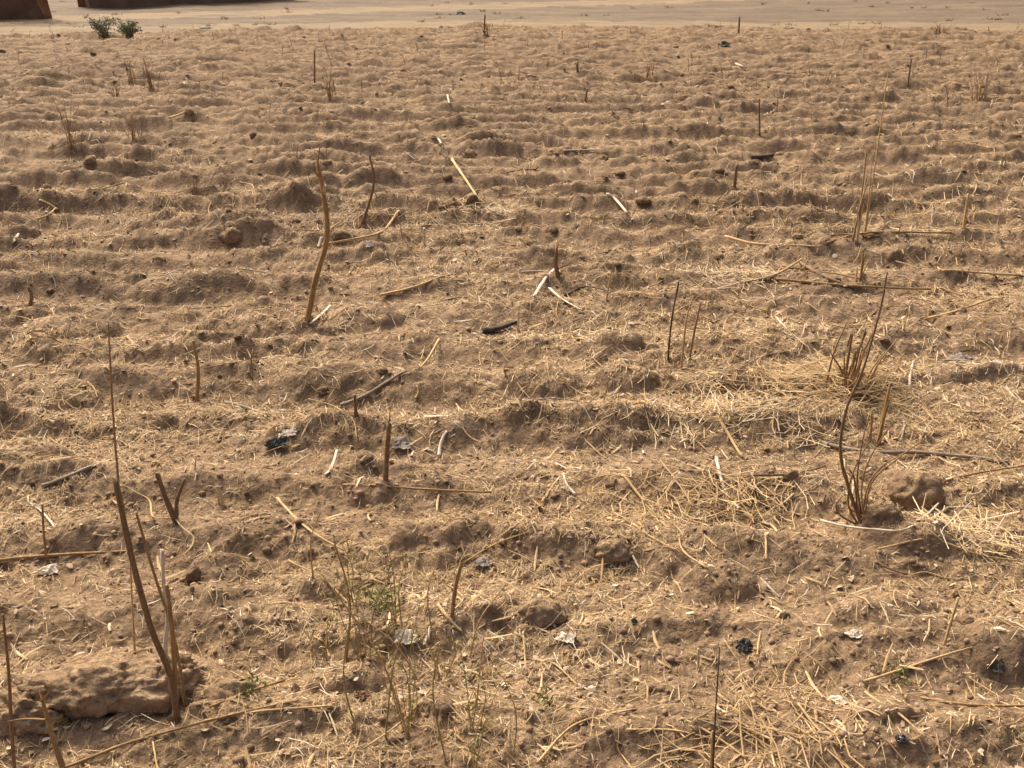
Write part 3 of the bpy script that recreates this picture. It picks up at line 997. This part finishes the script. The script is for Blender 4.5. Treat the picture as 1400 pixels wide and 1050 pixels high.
def leafy_patch(px, py, wpx, n, seed, label):
    base, dep = ground_at(px, py)
    rr = random.Random(seed); w = wpx * dep / FPX * .5
    V, F, T = [], [], []
    xy = np.array([(rr.gauss(0, .45) * w, rr.gauss(0, .45) * w) for q in range(n)])
    zz = height(base.x + xy[:, 0], base.y + xy[:, 1]) - base.z
    for q in range(n):
        p = Vector((xy[q, 0], xy[q, 1], zz[q] + rr.uniform(0, .045)))
        d = Vector((rr.gauss(0, 1), rr.gauss(0, 1), rr.uniform(.2, 1.5))).normalized()
        sd = d.cross(Vector((rr.gauss(0, 1), rr.gauss(0, 1), .4))).normalized()
        L = rr.uniform(.008, .022); ww = L * rr.uniform(.08, .2)
        b = len(V)
        V += [p, p + d * L * .5 + sd * ww, p + d * L, p + d * L * .5 - sd * ww]
        F.append((b, b + 1, b + 2, b + 3)); T += [rr.random()] * 4
    me = mesh_from("green_weed", V, F, ST['green'], False, {"along": T, "around": [0] * len(T)})
    link("green_weed", me, base, None, label, "green weed", kind="stuff")

leafy_patch(520, 832, 60, 260, 3, "low patch of fresh green weed among dry straw")
leafy_patch(345, 945, 40, 90, 5, "little green weed sprouting at the end of the long earth clod")
leafy_patch(740, 970, 25, 40, 6, "tiny green sprout on the straw-covered soil")
leafy_patch(1230, 930, 30, 40, 7, "tiny green sprout beside the fallen straws under the earth mounds")
for i, (px, py, n, hp) in enumerate(((500, 905, 6, 170), (560, 1000, 7, 190), (480, 830, 5, 120), (650, 1000, 6, 150), (600, 930, 5, 130), (545, 860, 5, 140),
                                      (440, 900, 4, 110), (640, 1060, 4, 130))):
    herb(px, py, n, hp, 60 + i, "sparse green-tan wild grass with hair-thin stems around the fresh green weed")
for o in [o for o in COL.objects if o.name.startswith("wild_grass")]:
    o["group"] = "thin wild grass plants"

for pix, w, mk in (([(560, 1005), (520, 900), (440, 785)], 5, 'straw'), ([(472, 905), (478, 820), (456, 738)], 5, 'ochre'), ([(525, 1010), (538, 910), (560, 842)], 4, 'olive'),
                   ([(650, 965), (662, 862)], 4, 'straw'), ([(612, 1045), (592, 950), (602, 880)], 4, 'olive'), ([(640, 900), (655, 850), (690, 800)], 4, 'straw'),
                   ([(490, 1000), (470, 930), (478, 850)], 4, 'olive'), ([(576, 930), (540, 880), (480, 835)], 4, 'straw'), ([(428, 790), (425, 740), (438, 700)], 4, 'straw'),
                   ([(700, 1040), (706, 980), (690, 930)], 3.5, 'olive'), ([(590, 860), (585, 810), (600, 760)], 3.5, 'straw')):
    standing("grass_stem", pix, w, w * .5, mk, "slender tan grass stem leaning among the sparse wild grass", "stem", "slender stems among the wild grass", lean=random.uniform(-.05, .05))

# ------------------------------------------------------------------ fallen sticks and straws that stand out
L1 = [
    ([(1125, 610), (1190, 618), (1260, 622), (1330, 627), (1378, 634)], 9, 7, 'grey', "long grey-brown branch lying in front of the earth mound", 'stick'),
    ([(466, 558), (500, 543), (530, 525), (556, 508)], 8, 5, 'grey', "grey crooked stick lying on the rows beside a small brown stub", 'stick'),
    ([(308, 553), (335, 560), (366, 571)], 7, 5, 'grey', "short grey stick lying near the ochre crooked stub", 'stick'),
    ([(58, 668), (95, 652), (131, 637)], 8, 6, 'grey', "pale grey stick lying across the ridge beside a thin tall stem", 'stick'),
    ([(43, 690), (58, 705), (76, 721)], 7, 5, 'bleached', "white husk strip lying beside the round earth mound", 'husk strip'),
    ([(-40, 774), (60, 765), (188, 757)], 7, 5, 'ochre', "long straight ochre stalk lying towards the dark split stalk", 'stalk'),
    ([(600, 626), (603, 608), (611, 588)], 8, 6, 'bleached', "white husk strip lying beside a thick dark stub", 'husk strip'),
    ([(470, 671), (560, 675), (672, 681)], 5, 4, 'ochre', "long thin ochre stalk lying in front of the thick dark stub", 'stalk'),
    ([(984, 574), (998, 600), (1015, 628)], 7, 5, 'straw', "pale straight stalk lying near the long grey branch end", 'stalk'),
    ([(979, 633), (985, 655), (990, 675)], 8, 6, 'bleached', "white flattened stalk lying on the tangled straw heap", 'stalk'),
    ([(988, 672), (1006, 692), (1030, 716)], 6, 5, 'straw', "straw stalk running downhill from the white flattened stalk", 'stalk'),
    ([(730, 410), (744, 392), (758, 373)], 7, 6, 'bleached', "white straight husk strip leaning at the knotted brown stub", 'husk strip'),
    ([(752, 399), (772, 412), (796, 428)], 10, 8, 'bleached', "broad white husk strip lying below the knotted brown stub", 'husk strip'),
    ([(770, 408), (800, 396), (840, 401)], 4, 3, 'dark', "dark twig crossing behind the broad white husk strip", 'twig'),
    ([(618, 220), (635, 245), (656, 277)], 6, 4, 'straw', "pale straight stalk lying on the far side of a straw mound", 'stalk'),
    ([(600, 287), (625, 275), (652, 263)], 5, 4, 'ochre', "ochre stalk meeting a pale straight stalk at its foot", 'stalk'),
    ([(545, 292), (536, 310), (515, 325), (440, 340)], 6, 4, 'straw', "long bent pale stalk lying beside the tall crooked stalk", 'stalk'),
    ([(830, 268), (843, 281), (857, 295)], 6, 5, 'bleached', "whitish stalk piece lying alone on the far rows", 'stalk'),
    ([(424, 446), (437, 433), (452, 421)], 6, 5, 'bleached', "pale curved strip at the foot of the tall crooked stalk", 'husk strip'),
    ([(1018, 389), (1060, 376), (1096, 357)], 6, 4, 'straw', "pale crooked stalk pointing up to the crossed sticks", 'stalk'),
    ([(1094, 364), (1130, 380), (1167, 398)], 7, 5, 'brown', "dark stick crossing the long ochre stalk", 'stick'),
    ([(1060, 384), (1150, 392), (1272, 399)], 6, 4, 'ochre', "long ochre stalk lying across the rows under a dark stick", 'stalk'),
    ([(1268, 441), (1310, 428), (1358, 411)], 6, 4, 'straw', "straw stalk lying diagonal on the lumpy rows behind a grey leaf", 'stalk'),
    ([(850, 653), (865, 672), (882, 693)], 6, 5, 'straw', "straight straw stalk lying alone in front of the broad ridge", 'stalk'),
    ([(865, 720), (890, 738), (925, 757)], 5, 4, 'straw', "straw stalk lying beside the dark crumbly clod", 'stalk'),
    ([(598, 828), (612, 845), (632, 868)], 8, 5, 'straw', "frayed straw stalk lying at the foot of a short ochre stub", 'stalk'),
    ([(735, 1048), (768, 1010), (800, 988), (868, 974)], 6, 4, 'straw', "long bent golden straw lying over thick litter", 'stalk'),
    ([(90, 1056), (170, 1025), (245, 1001), (330, 980), (410, 963)], 7, 4, 'ochre', "very long ochre straw lying in front of the long earth clod", 'stalk'),
    ([(280, 990), (350, 975), (455, 968)], 5, 4, 'straw', "pale straw crossing the very long ochre straw", 'stalk'),
    ([(1180, 934), (1250, 912), (1330, 884)], 6, 4, 'straw', "long pale straw lying below the two earth mounds", 'stalk'),
    ([(1258, 958), (1330, 965), (1420, 968)], 6, 5, 'ochre', "straight ochre straw lying across the soil, half buried", 'stalk'),
    ([(1180, 960), (1230, 985), (1262, 1018)], 5, 4, 'straw', "bent straw fork lying on the thick litter", 'stalk'),
    ([(1090, 965), (1115, 1000), (1145, 1025)], 5, 4, 'straw', "golden straw lying beside a white leaf heap", 'stalk'),
    ([(930, 985), (985, 1018), (1020, 1042)], 5, 4, 'straw', "golden straw lying near the wiry dark stem", 'stalk'),
    ([(1120, 724), (1190, 733), (1240, 728), (1280, 704)], 5, 4, 'bleached', "pale curved straw bowed around the dark root clod", 'stalk'),
    ([(1194, 755), (1202, 772), (1240, 788)], 7, 4, 'brown', "dark curved root lying at the foot of the mound", 'root'),
    ([(1248, 500), (1244, 515), (1243, 532)], 5, 5, 'bleached', "white straight straw standing against the large tussock", 'stalk'),
    ([(1221, 508), (1229, 521), (1239, 536)], 6, 4, 'bleached', "white bent strip beside the large tussock", 'husk strip'),
    ([(1022, 655), (1075, 650), (1127, 645)], 6, 4, 'brown', "brown twig lying level between straw heap and weed", 'twig'),
    ([(1130, 335), (1190, 325), (1300, 323)], 5, 4, 'ochre', "thin ochre stalk lying level on the far rows under the feathery sprig", 'stalk'),
    ([(990, 330), (1040, 343), (1120, 345)], 6, 4, 'straw', "long straw lying level before the pale crooked stalk", 'stalk'),
    ([(520, 410), (570, 398), (608, 382)], 6, 4, 'straw', "pale stalk lying diagonal on the rows behind the charred stick", 'stalk'),
    ([(600, 470), (575, 500), (540, 520)], 5, 3, 'straw', "thin curved straw above the grey crooked stick", 'stalk'),
    ([(590, 186), (600, 195), (606, 204)], 5, 4, 'bleached', "white forked straw piece on the far rows", 'stalk'),
    ([(612, 133), (614, 140), (615, 147)], 5, 4, 'bleached', "small white chip standing out in the far rows", 'husk strip'),
    ([(1006, 90), (1013, 93), (1022, 96)], 4, 3, 'bleached', "far white straw near the dark crumpled bundle", 'stalk'),
    ([(770, 210), (800, 209), (828, 208)], 4, 3, 'bleached', "level pale stalk on the far rows", 'stalk'),
    ([(55, 275), (70, 283), (80, 290)], 5, 4, 'straw', "pale straw on the dark lumpy rows", 'stalk'),
    ([(50, 305), (65, 297), (77, 290)], 4, 3, 'straw', "thin straw crossing another on the dark lumpy rows", 'stalk'),
    ([(17, 337), (21, 330), (26, 322)], 6, 5, 'bleached', "white chip on the dark lumpy rows beside the shade", 'husk strip'),
    ([(232, 165), (250, 160), (266, 155)], 4, 3, 'straw', "straw lying beside the low spreading rust weed", 'stalk'),
    ([(445, 652), (452, 640), (461, 622)], 7, 5, 'bleached', "white straw piece lying beyond the thick dark stub", 'husk strip'),
    ([(567, 548), (572, 538), (570, 528)], 4, 3, 'straw', "thin straw fork on the rows past the grey crooked stick", 'stalk'),
    ([(380, 690), (420, 725), (470, 760)], 5, 4, 'straw', "long thin straw pointing to the fresh green weed", 'stalk'),
    ([(395, 770), (440, 790), (480, 830)], 5, 4, 'ochre', "ochre straw leaning over the shaded furrow by the green weed", 'stalk'),
    ([(715, 865), (717, 890), (720, 925)], 5, 4, 'straw', "thin straw lying below the split brown clod", 'stalk'),
    ([(735, 905), (760, 912), (790, 940)], 5, 3, 'straw', "bent straw lying in thick litter past the white leaf", 'stalk'),
    ([(1060, 690), (1040, 700), (1022, 722)], 5, 4, 'ochre', "ochre straw lying on the tangled straw heap's side", 'stalk'),
    ([(1290, 372), (1330, 376), (1395, 380)], 5, 4, 'straw', "straw lying level on the lumpy rows past the crossed sticks", 'stalk'),
    ([(1060, 440), (1095, 470), (1110, 482)], 5, 3, 'bleached', "pale bent strip behind the straw heap of the tussock", 'husk strip'),
    ([(440, 325), (438, 332), (435, 340)], 7, 5, 'bleached', "small white strip touching the tall crooked stalk", 'husk strip'),
    ([(660, 610), (640, 600), (625, 575)], 4, 3, 'straw', "thin straw on the broad ridge by the white husk strip", 'stalk'),
    ([(740, 690), (752, 670), (766, 652)], 5, 3, 'straw', "straw lying slanted in front of the broad ridge", 'stalk'),
    ([(787, 680), (775, 665), (770, 650)], 6, 4, 'bleached', "whitish crooked straw lying in front of the broad ridge", 'stalk'),
    ([(1200, 755), (1270, 735), (1330, 760), (1395, 770)], 4, 3, 'straw', "thin wavy straw lying past the root clod", 'stalk'),
    ([(1290, 660), (1340, 650), (1400, 640)], 4, 3, 'rust', "thin rust twig reaching out past the grey branch", 'twig'),
]
for (pix, w0, w1, mk, lab, cat) in L1:
    nm = {"stick": "fallen_stick", "stalk": "straw_stalk", "twig": "twig", "root": "root", "husk strip": "husk_strip"}[cat]
    lying(nm, pix, w0, w1, mk, lab, cat, flat=.35 if cat == "husk strip" else 1)

# tangled straw heaps
def straw_heap(px, py, wpx, hpx, n, seed, label, tint=(.45, .95)):
    base, dep = ground_at(px, py)
    rr = np.random.default_rng(seed)
    w = wpx * dep / FPX * .5; hh = hpx * dep / FPX
    TT = np.array([-.5, -.17, .17, .5])[None, :]
    c1 = lambda v: v[:, None]
    # several overlapping wisps rather than one round pile
    nc = 6
    cxs, cys = rr.normal(0, .42, nc) * w, rr.normal(0, .34, nc) * w
    pick = rr.integers(0, nc, n)
    x = cxs[pick] + rr.normal(0, .26, n) * w; y = cys[pick] + rr.normal(0, .22, n) * w
    r2 = np.clip((x / w) ** 2 + (y / (w * .8)) ** 2, 0, 1)
    th0 = rr.random(nc) * 3.14
    th = th0[pick] + rr.normal(0, .75, n); L = rr.uniform(.05, .22, n); cv = rr.normal(0, .15, n) * L
    wd = rr.uniform(.0018, .0042, n)
    top = hh * (1 - r2) * rr.random(n) ** 1.5; tilt = rr.normal(0, .25, n)
    off = c1(cv) * (1 - 4 * TT * TT)
    X = c1(x) + c1(np.cos(th) * L) * TT - c1(np.sin(th)) * off
    Y = c1(y) + c1(np.sin(th) * L) * TT + c1(np.cos(th)) * off
    g = height((base.x + X).ravel(), (base.y + Y).ravel()).reshape(X.shape) - base.z
    Z = np.maximum(g + .003, g.mean(1, keepdims=True) + c1(top) + c1(tilt * L) * TT)
    nx, ny = -c1(np.sin(th) * wd * .5), c1(np.cos(th) * wd * .5)
    P = np.stack([np.stack([X + nx, Y + ny, Z], -1), np.stack([X, Y, Z + c1(wd) * .5], -1), np.stack([X - nx, Y - ny, Z], -1)], 2)
    V = P.reshape(-1, 3)
    st = np.arange(n)[:, None] * 12
    F = []
    for s in range(3):
        for q in range(2):
            i0 = s * 3 + q
            F.append(np.concatenate([st + i0, st + i0 + 1, st + i0 + 4, st + i0 + 3], 1))
    F = np.concatenate(F)
    T = np.repeat(np.clip(rr.uniform(tint[0], tint[1], n), 0, 1), 12)
    me = quick_mesh("straw_heap", V, F, M_STRAW, True, {"tint": T})
    link("straw_heap", me, base, None, label, "straw heap")
straw_heap(1135, 530, 270, 34, 650, 1, "tangled heap of golden straw around the large tussock", (.05, .7))
straw_heap(985, 690, 200, 26, 230, 2, "loose straw heap with a white flattened stalk on it", (.1, .75))
straw_heap(1010, 560, 150, 14, 200, 3, "thin spread of straw between the two earth mounds and the heap")
straw_heap(1330, 735, 150, 12, 130, 4, "sparse tangle of straw past the root clod")
straw_heap(1060, 1000, 340, 12, 130, 5, "thick golden straw tangle strewn in front of the earth mounds", (.05, .6))
straw_heap(640, 290, 150, 12, 90, 6, "flat straw mat beneath the pale straight stalk on the far rows")
straw_heap(1030, 375, 180, 10, 120, 7, "scattered straw mat around the pale crooked stalk")

# ------------------------------------------------------------------ earth clods
def clod_mesh(seed, sx, sy, sz, sub=3, rough=.30, undercut=False):
    import bmesh
    bm = bmesh.new()
    bmesh.ops.create_icosphere(bm, subdivisions=sub, radius=1)
    co = np.array([v.co[:] for v in bm.verts])
    from mathutils import noise as mn
    o3 = Vector((seed * 3.7, seed * 1.9, -seed * 2.3))
    dis = []
    gm = (sx * sy * sz) ** (1 / 3)
    for c in co:
        p = Vector((c[0] * sx / gm, c[1] * sy / gm, c[2] * sz / gm)) + o3
        dis.append(1 + rough * (.85 * mn.noise(p * 1.1) + .60 * mn.noise(p * 2.6) + .38 * (mn.voronoi(p * 3.4)[0][0] - .35) * -1.6 + .34 * mn.noise(p * 6.0) + .26 * mn.noise(p * 13.0) + .16 * mn.noise(p * 27.0)))
    co = co * np.array(dis)[:, None]
    co = co * np.array([sx, sy, sz])
    co[:, 2] = np.where(co[:, 2] < -sz * .55, -sz * .55, co[:, 2])
    for v, c in zip(bm.verts, co):
        v.co = c
    me = bpy.data.meshes.new("earth_clod")
    bm.to_mesh(me); bm.free()
    me.polygons.foreach_set("use_smooth", [True] * len(me.polygons))
    me.materials.append(M_CLOD)
    return me

def hero_clod(px, py, wpx, hpx, dfac, seed, label, sink=.30, sub=4, rough=.28, rz=0):
    base, dep = ground_at(px, py)
    a = wpx * .5 * dep / FPX; hz = hpx * .5 * dep / FPX * 1.05
    me = clod_mesh(seed, a, a * dfac, hz, sub, rough)
    g = h1(base.x, base.y + a * dfac * .6)
    if "long" in label: me.materials[0] = M_PALECLOD
    link("earth_clod", me, (base.x, base.y + a * dfac * .6, g + hz * ((1 - sink) * .55 - (.30 if wpx > 100 else .58))), None, label, "clod", rot=(0, 0, rz))

hero_clod(130, 972, 240, 78, .40, 12, "long rounded pale earth clod with a dark hollow beneath it", .32, 5, .30, .12)
hero_clod(212, 955, 110, 66, .6, 28, "lumpy earth clod leaning on the long clod behind the split stalks", .45, 5, .42, .5)
hero_clod(32, 992, 120, 70, .5, 13, "broken end of the long earth clod, lower and rougher", .45, 5, .42)
hero_clod(310, 955, 80, 60, .6, 14, "small earth clod between the long clod and the green sprout", .3)
hero_clod(735, 850, 74, 48, .6, 15, "split brown clod sitting alone on straw-covered soil", .2)
hero_clod(1258, 690, 78, 66, .8, 16, "rough round clod on top of the mound beside the wiry weed", .2)
hero_clod(1212, 712, 56, 60, .8, 17, "dark root clod at the foot of the wiry weed", .2)
hero_clod(838, 770, 52, 40, .8, 18, "dark crumbly clod beside a straw stalk", .3)

CL = [clod_mesh(100 + i, .05, .05 * random.uniform(.7, 1.1), .05 * random.uniform(.55, .85), 3 if i < 8 else 2, .34) for i in range(12)]
rng = np.random.default_rng(77)
def place_clods(n, y0, y1, s0, s1):
    x, y = scatter(n * 3, y0, y1, rng, .8)
    z, sx, sy = slope_at(x, y)
    # broken clods gather along the crests
    keep = (z > np.median(z)) & (y < edge_y(x) - .4)
    x, y, z = x[keep][:n], y[keep][:n], z[keep][:n]
    for i in range(len(x)):
        s = s0 + (s1 - s0) * rng.random() ** 2
        o = link("earth_clod", CL[int(rng.integers(12))], (x[i], y[i], z[i] - .006 * s), None,
                 ("small" if s < .55 else "medium-sized" if s < 1.0 else "large") + " loose brown clod of dry earth lying on the ploughed ridges", "clod", ("small" if s < .55 else "medium" if s < 1.0 else "large") + " loose clods on the ridges",
                 rot=(rng.normal(0, .15), rng.normal(0, .15), rng.random() * 6.28))
        o.scale = (s, s, s)
place_clods(70, 1.7, 4.2, .25, .65)
place_clods(80, 4.2, 9, .4, 1.3)
place_clods(60, 9, 22, .7, 1.4)

# ------------------------------------------------------------------ scraps
def scrap(name, px, py, wpx, hpx, mat, label, cat, seed, thick=.35, sub=3, group=None):
    """crumpled, folded scrap"""
    base, dep = ground_at(px, py)
    a = wpx * .5 * dep / FPX; hz = hpx * dep / FPX * .42
    rr = np.random.default_rng(seed)
    N = 13
    V, F = [], []
    u = np.linspace(-1, 1, N)
    U, Wv = np.meshgrid(u, u)
    U = U.ravel(); Wv = Wv.ravel()
    rad = np.maximum(np.abs(U), np.abs(Wv)); an = np.arctan2(Wv, U)
    rim = rad * (.85 + .32 * fbm(np.cos(an) * 1.6 + seed * 2.1, np.sin(an) * 1.6 - seed, seed, 3))
    X = np.cos(an) * a * rim; Y = np.sin(an) * a * .75 * rim
    rid = 1 - np.abs(fbm(U * 1.1 + seed * 1.3, Wv * 1.1 - seed, seed + 3, 2)) * 1.2
    Z = hz * np.clip(rid, .05, 1.1) * (1 - .55 * np.maximum(np.abs(U), np.abs(Wv)) ** 2)
    g = height(base.x + X, base.y + Y + a * .3) - base.z
    Zt = np.maximum(g, g.mean() * .6) + .003 + Z
    for k in range(N * N):
        V.append((X[k], Y[k] + a * .3, Zt[k]))
    for k in range(N * N):
        V.append((X[k] * .97, Y[k] * .97 + a * .3, Zt[k] - .0025))
    for i in range(N - 1):
        for j in range(N - 1):
            q = i * N + j
            F.append((q, q + 1, q + N + 1, q + N))
            F.append((q + N * N, q + N + N * N, q + N + 1 + N * N, q + 1 + N * N))
    ring = [j for j in range(N)] + [i * N + N - 1 for i in range(1, N)] + [(N - 1) * N + j for j in range(N - 2, -1, -1)] + [i * N for i in range(N - 2, 0, -1)]
    for k in range(len(ring)):
        p, q = ring[k], ring[(k + 1) % len(ring)]
        F.append((q, p, p + N * N, q + N * N))
    link(name, mesh_from(name, V, F, mat, False), base, None, label, cat, group)

scrap("plastic_scrap", 377, 614, 34, 30, M_BLUE, "blue-black crumpled plastic scrap half buried in the rows", "plastic scrap", 1)
scrap("crumpled_bundle", 990, 62, 20, 15, M_BLUE, "dark crumpled bundle lying on the far rows", "bundle", 2)
scrap("crumpled_bundle", 630, 20, 14, 11, M_BLUE, "small dark bundle lying on the pale track", "bundle", 3)
scrap("char_lump", 1018, 892, 27, 22, M_BLACK, "black char lump behind a bright white straw stub", "char lump", 4)
scrap("char_lump", 866, 854, 12, 10, M_BLACK, "tiny black char lump past the split brown clod", "char lump", 5)
scrap("plastic_scrap", 1233, 1018, 20, 18, M_BLUE, "small blue-black scrap in the thick litter", "plastic scrap", 6)
scrap("black_scrap", 1364, 922, 20, 8, M_BLACK, "black scrap in the gap under the big steep mound", "scrap", 7)
scrap("dead_leaf", 660, 775, 26, 8, M_GREYLEAF, "dark grey curled leaf lying beside a green-tan grass", "leaf", 8)
scrap("dead_leaf", 62, 786, 34, 18, M_PALE, "whitish leaf piece lying under the long straight ochre stalk", "leaf", 9)
scrap("dead_leaf", 775, 878, 32, 12, M_PALE, "whitish leaf piece lying below the split brown clod", "leaf", 10)
scrap("dead_leaf", 555, 882, 36, 16, M_PALE, "whitish torn leaf among the sparse green-tan grass", "leaf", 11)
scrap("dead_leaf", 1312, 495, 40, 10, M_GREYLEAF, "grey flat leaf lying on the rows past the white bent strip", "leaf", 12)
scrap("dead_leaf", 505, 341, 12, 7, M_PALE, "small white leaf chip on the rows behind the straw mound", "leaf", 13)
scrap("dead_leaf", 1168, 872, 24, 10, M_PALE, "whitish leaf in front of the lumpy earth mound", "leaf", 14)
scrap("dead_leaf", 550, 615, 34, 10, M_GREYLEAF, "grey leaf pieces beside the thick dark stub", "leaf", 15)
scrap("dead_leaf", 495, 955, 26, 14, M_BROWNLEAF, "brown curled leaf at the foot of wild grass", "leaf", 16)
scrap("dead_leaf", 1148, 965, 34, 14, M_PALE, "white leaf heap in the golden straw tangle", "leaf", 17)
scrap("dead_leaf", 280, 39, 20, 4, M_GREYLEAF, "pale grey flat scrap lying on the track past the green bushes", "leaf", 18)
scrap("dead_leaf", 163, 267, 7, 7, M_PALE, "bright white leaf chip on the dark lumpy rows", "leaf", 19)
scrap("dead_leaf", 395, 598, 24, 10, M_PALE, "pale chip touching the blue-black plastic scrap", "leaf", 21)
lying("charred_stick", [(660, 455), (680, 453), (706, 443)], 14, 7, 'dark', "charred black stick lying on pale soil between the rows", "stick")
COL.objects["charred_stick"].data.materials[0] = M_BLACK
lying("charred_stick", [(1026, 217), (1040, 217), (1056, 215)], 9, 8, 'dark', "flat black charred piece on the far rows", "stick")
[o for o in COL.objects if o.name.startswith("charred_stick")][-1].data.materials[0] = M_BLACK

# scattered repeats: fallen straws, short stubble, pale leaf pieces
SV = []
for i in range(14):
    rr = random.Random(500 + i)
    L = rr.uniform(.10, .26)
    pts = catmull([Vector((-L / 2, 0, 0)), Vector((0, rr.gauss(0, .02), rr.uniform(0, .006))), Vector((L / 2, rr.gauss(0, .015), 0))], 5)
    mk = rr.choice(['straw', 'straw', 'ochre', 'bleached', 'straw', 'grey'])
    LW = ("long " if L > .18 else "short ") + {'straw': "golden", 'ochre': "ochre", 'bleached': "whitish", 'grey': "grey"}[mk]
    SV.append((L, LW, tube("straw_stalk", pts, [rr.uniform(.0022, .0042), rr.uniform(.0015, .003)], ST[mk], 6, seed=i)))
x, y = scatter(900, 1.5, 12, rng, .85)
k = litter_keep(x, y, rng); x, y = x[k], y[k]
w = rng.random(len(x)) < np.clip(5.0 / (y ** 1.15), 0, 1); x, y = x[w][:230], y[w][:230]
for i in range(len(x)):
    L, lw, me = SV[int(rng.integers(len(SV)))]
    a = rng.random() * 6.28
    sc = 1.0 if y[i] < 5 else 1.35
    dx, dy = math.cos(a) * L * sc / 2, math.sin(a) * L * sc / 2
    tt = np.linspace(-1, 1, 9)
    hs = height(x[i] + dx * tt, y[i] + dy * tt)
    pit = math.atan2(hs[-1] - hs[0], L * sc)
    line = (hs[0] + hs[-1]) / 2 + (hs[-1] - hs[0]) / 2 * tt
    z = (hs[0] + hs[-1]) / 2 + max(0, float((hs - line).max())) * .7 + .003
    o = link("straw_stalk", me, (x[i], y[i], z), None, lw + " loose straw lying flat in the scattered litter", "stalk", lw + " loose straws in the litter", rot=(0, -pit, a))
    o.scale = (sc, sc, sc)

UV = []
for i in range(12):
    rr = random.Random(700 + i)
    H = rr.uniform(.06, .16)
    pts = catmull([Vector((0, 0, -.02)), Vector((rr.gauss(0, .008), rr.gauss(0, .008), H * .5)), Vector((rr.gauss(0, .025), rr.gauss(0, .02), H))], 4)
    mk = rr.choice(['straw', 'ochre', 'rust', 'bleached', 'brown', 'straw', 'bleached'])
    UV.append((mk, tube("stubble_stem", pts, [rr.uniform(.0022, .004), rr.uniform(.0015, .003)], ST[mk], 5, seed=i)))
WORD = {'straw': "golden", 'ochre': "ochre", 'rust': "rust-red", 'bleached': "whitish", 'brown': "dark brown", 'grey': "grey"}
x, y = scatter(190, 2.2, 24.5, rng, .9)
ok = y < edge_y(x) - .2; x, y = x[ok], y[ok]
z = height(x, y)
for i in range(len(x)):
    s = .7 if y[i] < 5 else (1.0 if y[i] < 11 else 1.5)
    mk, me = UV[int(rng.integers(12))]
    o = link("stubble_stem", me, (x[i], y[i], z[i]), None, "thin short " + WORD[mk] + " stubble stem standing in the ploughed rows", "stem", "short " + WORD[mk] + " stubble stems", rot=(rng.normal(0, .14), rng.normal(0, .14), rng.random() * 6.28))
    o.scale = (s, s, s)

scene.render.engine = 'CYCLES'
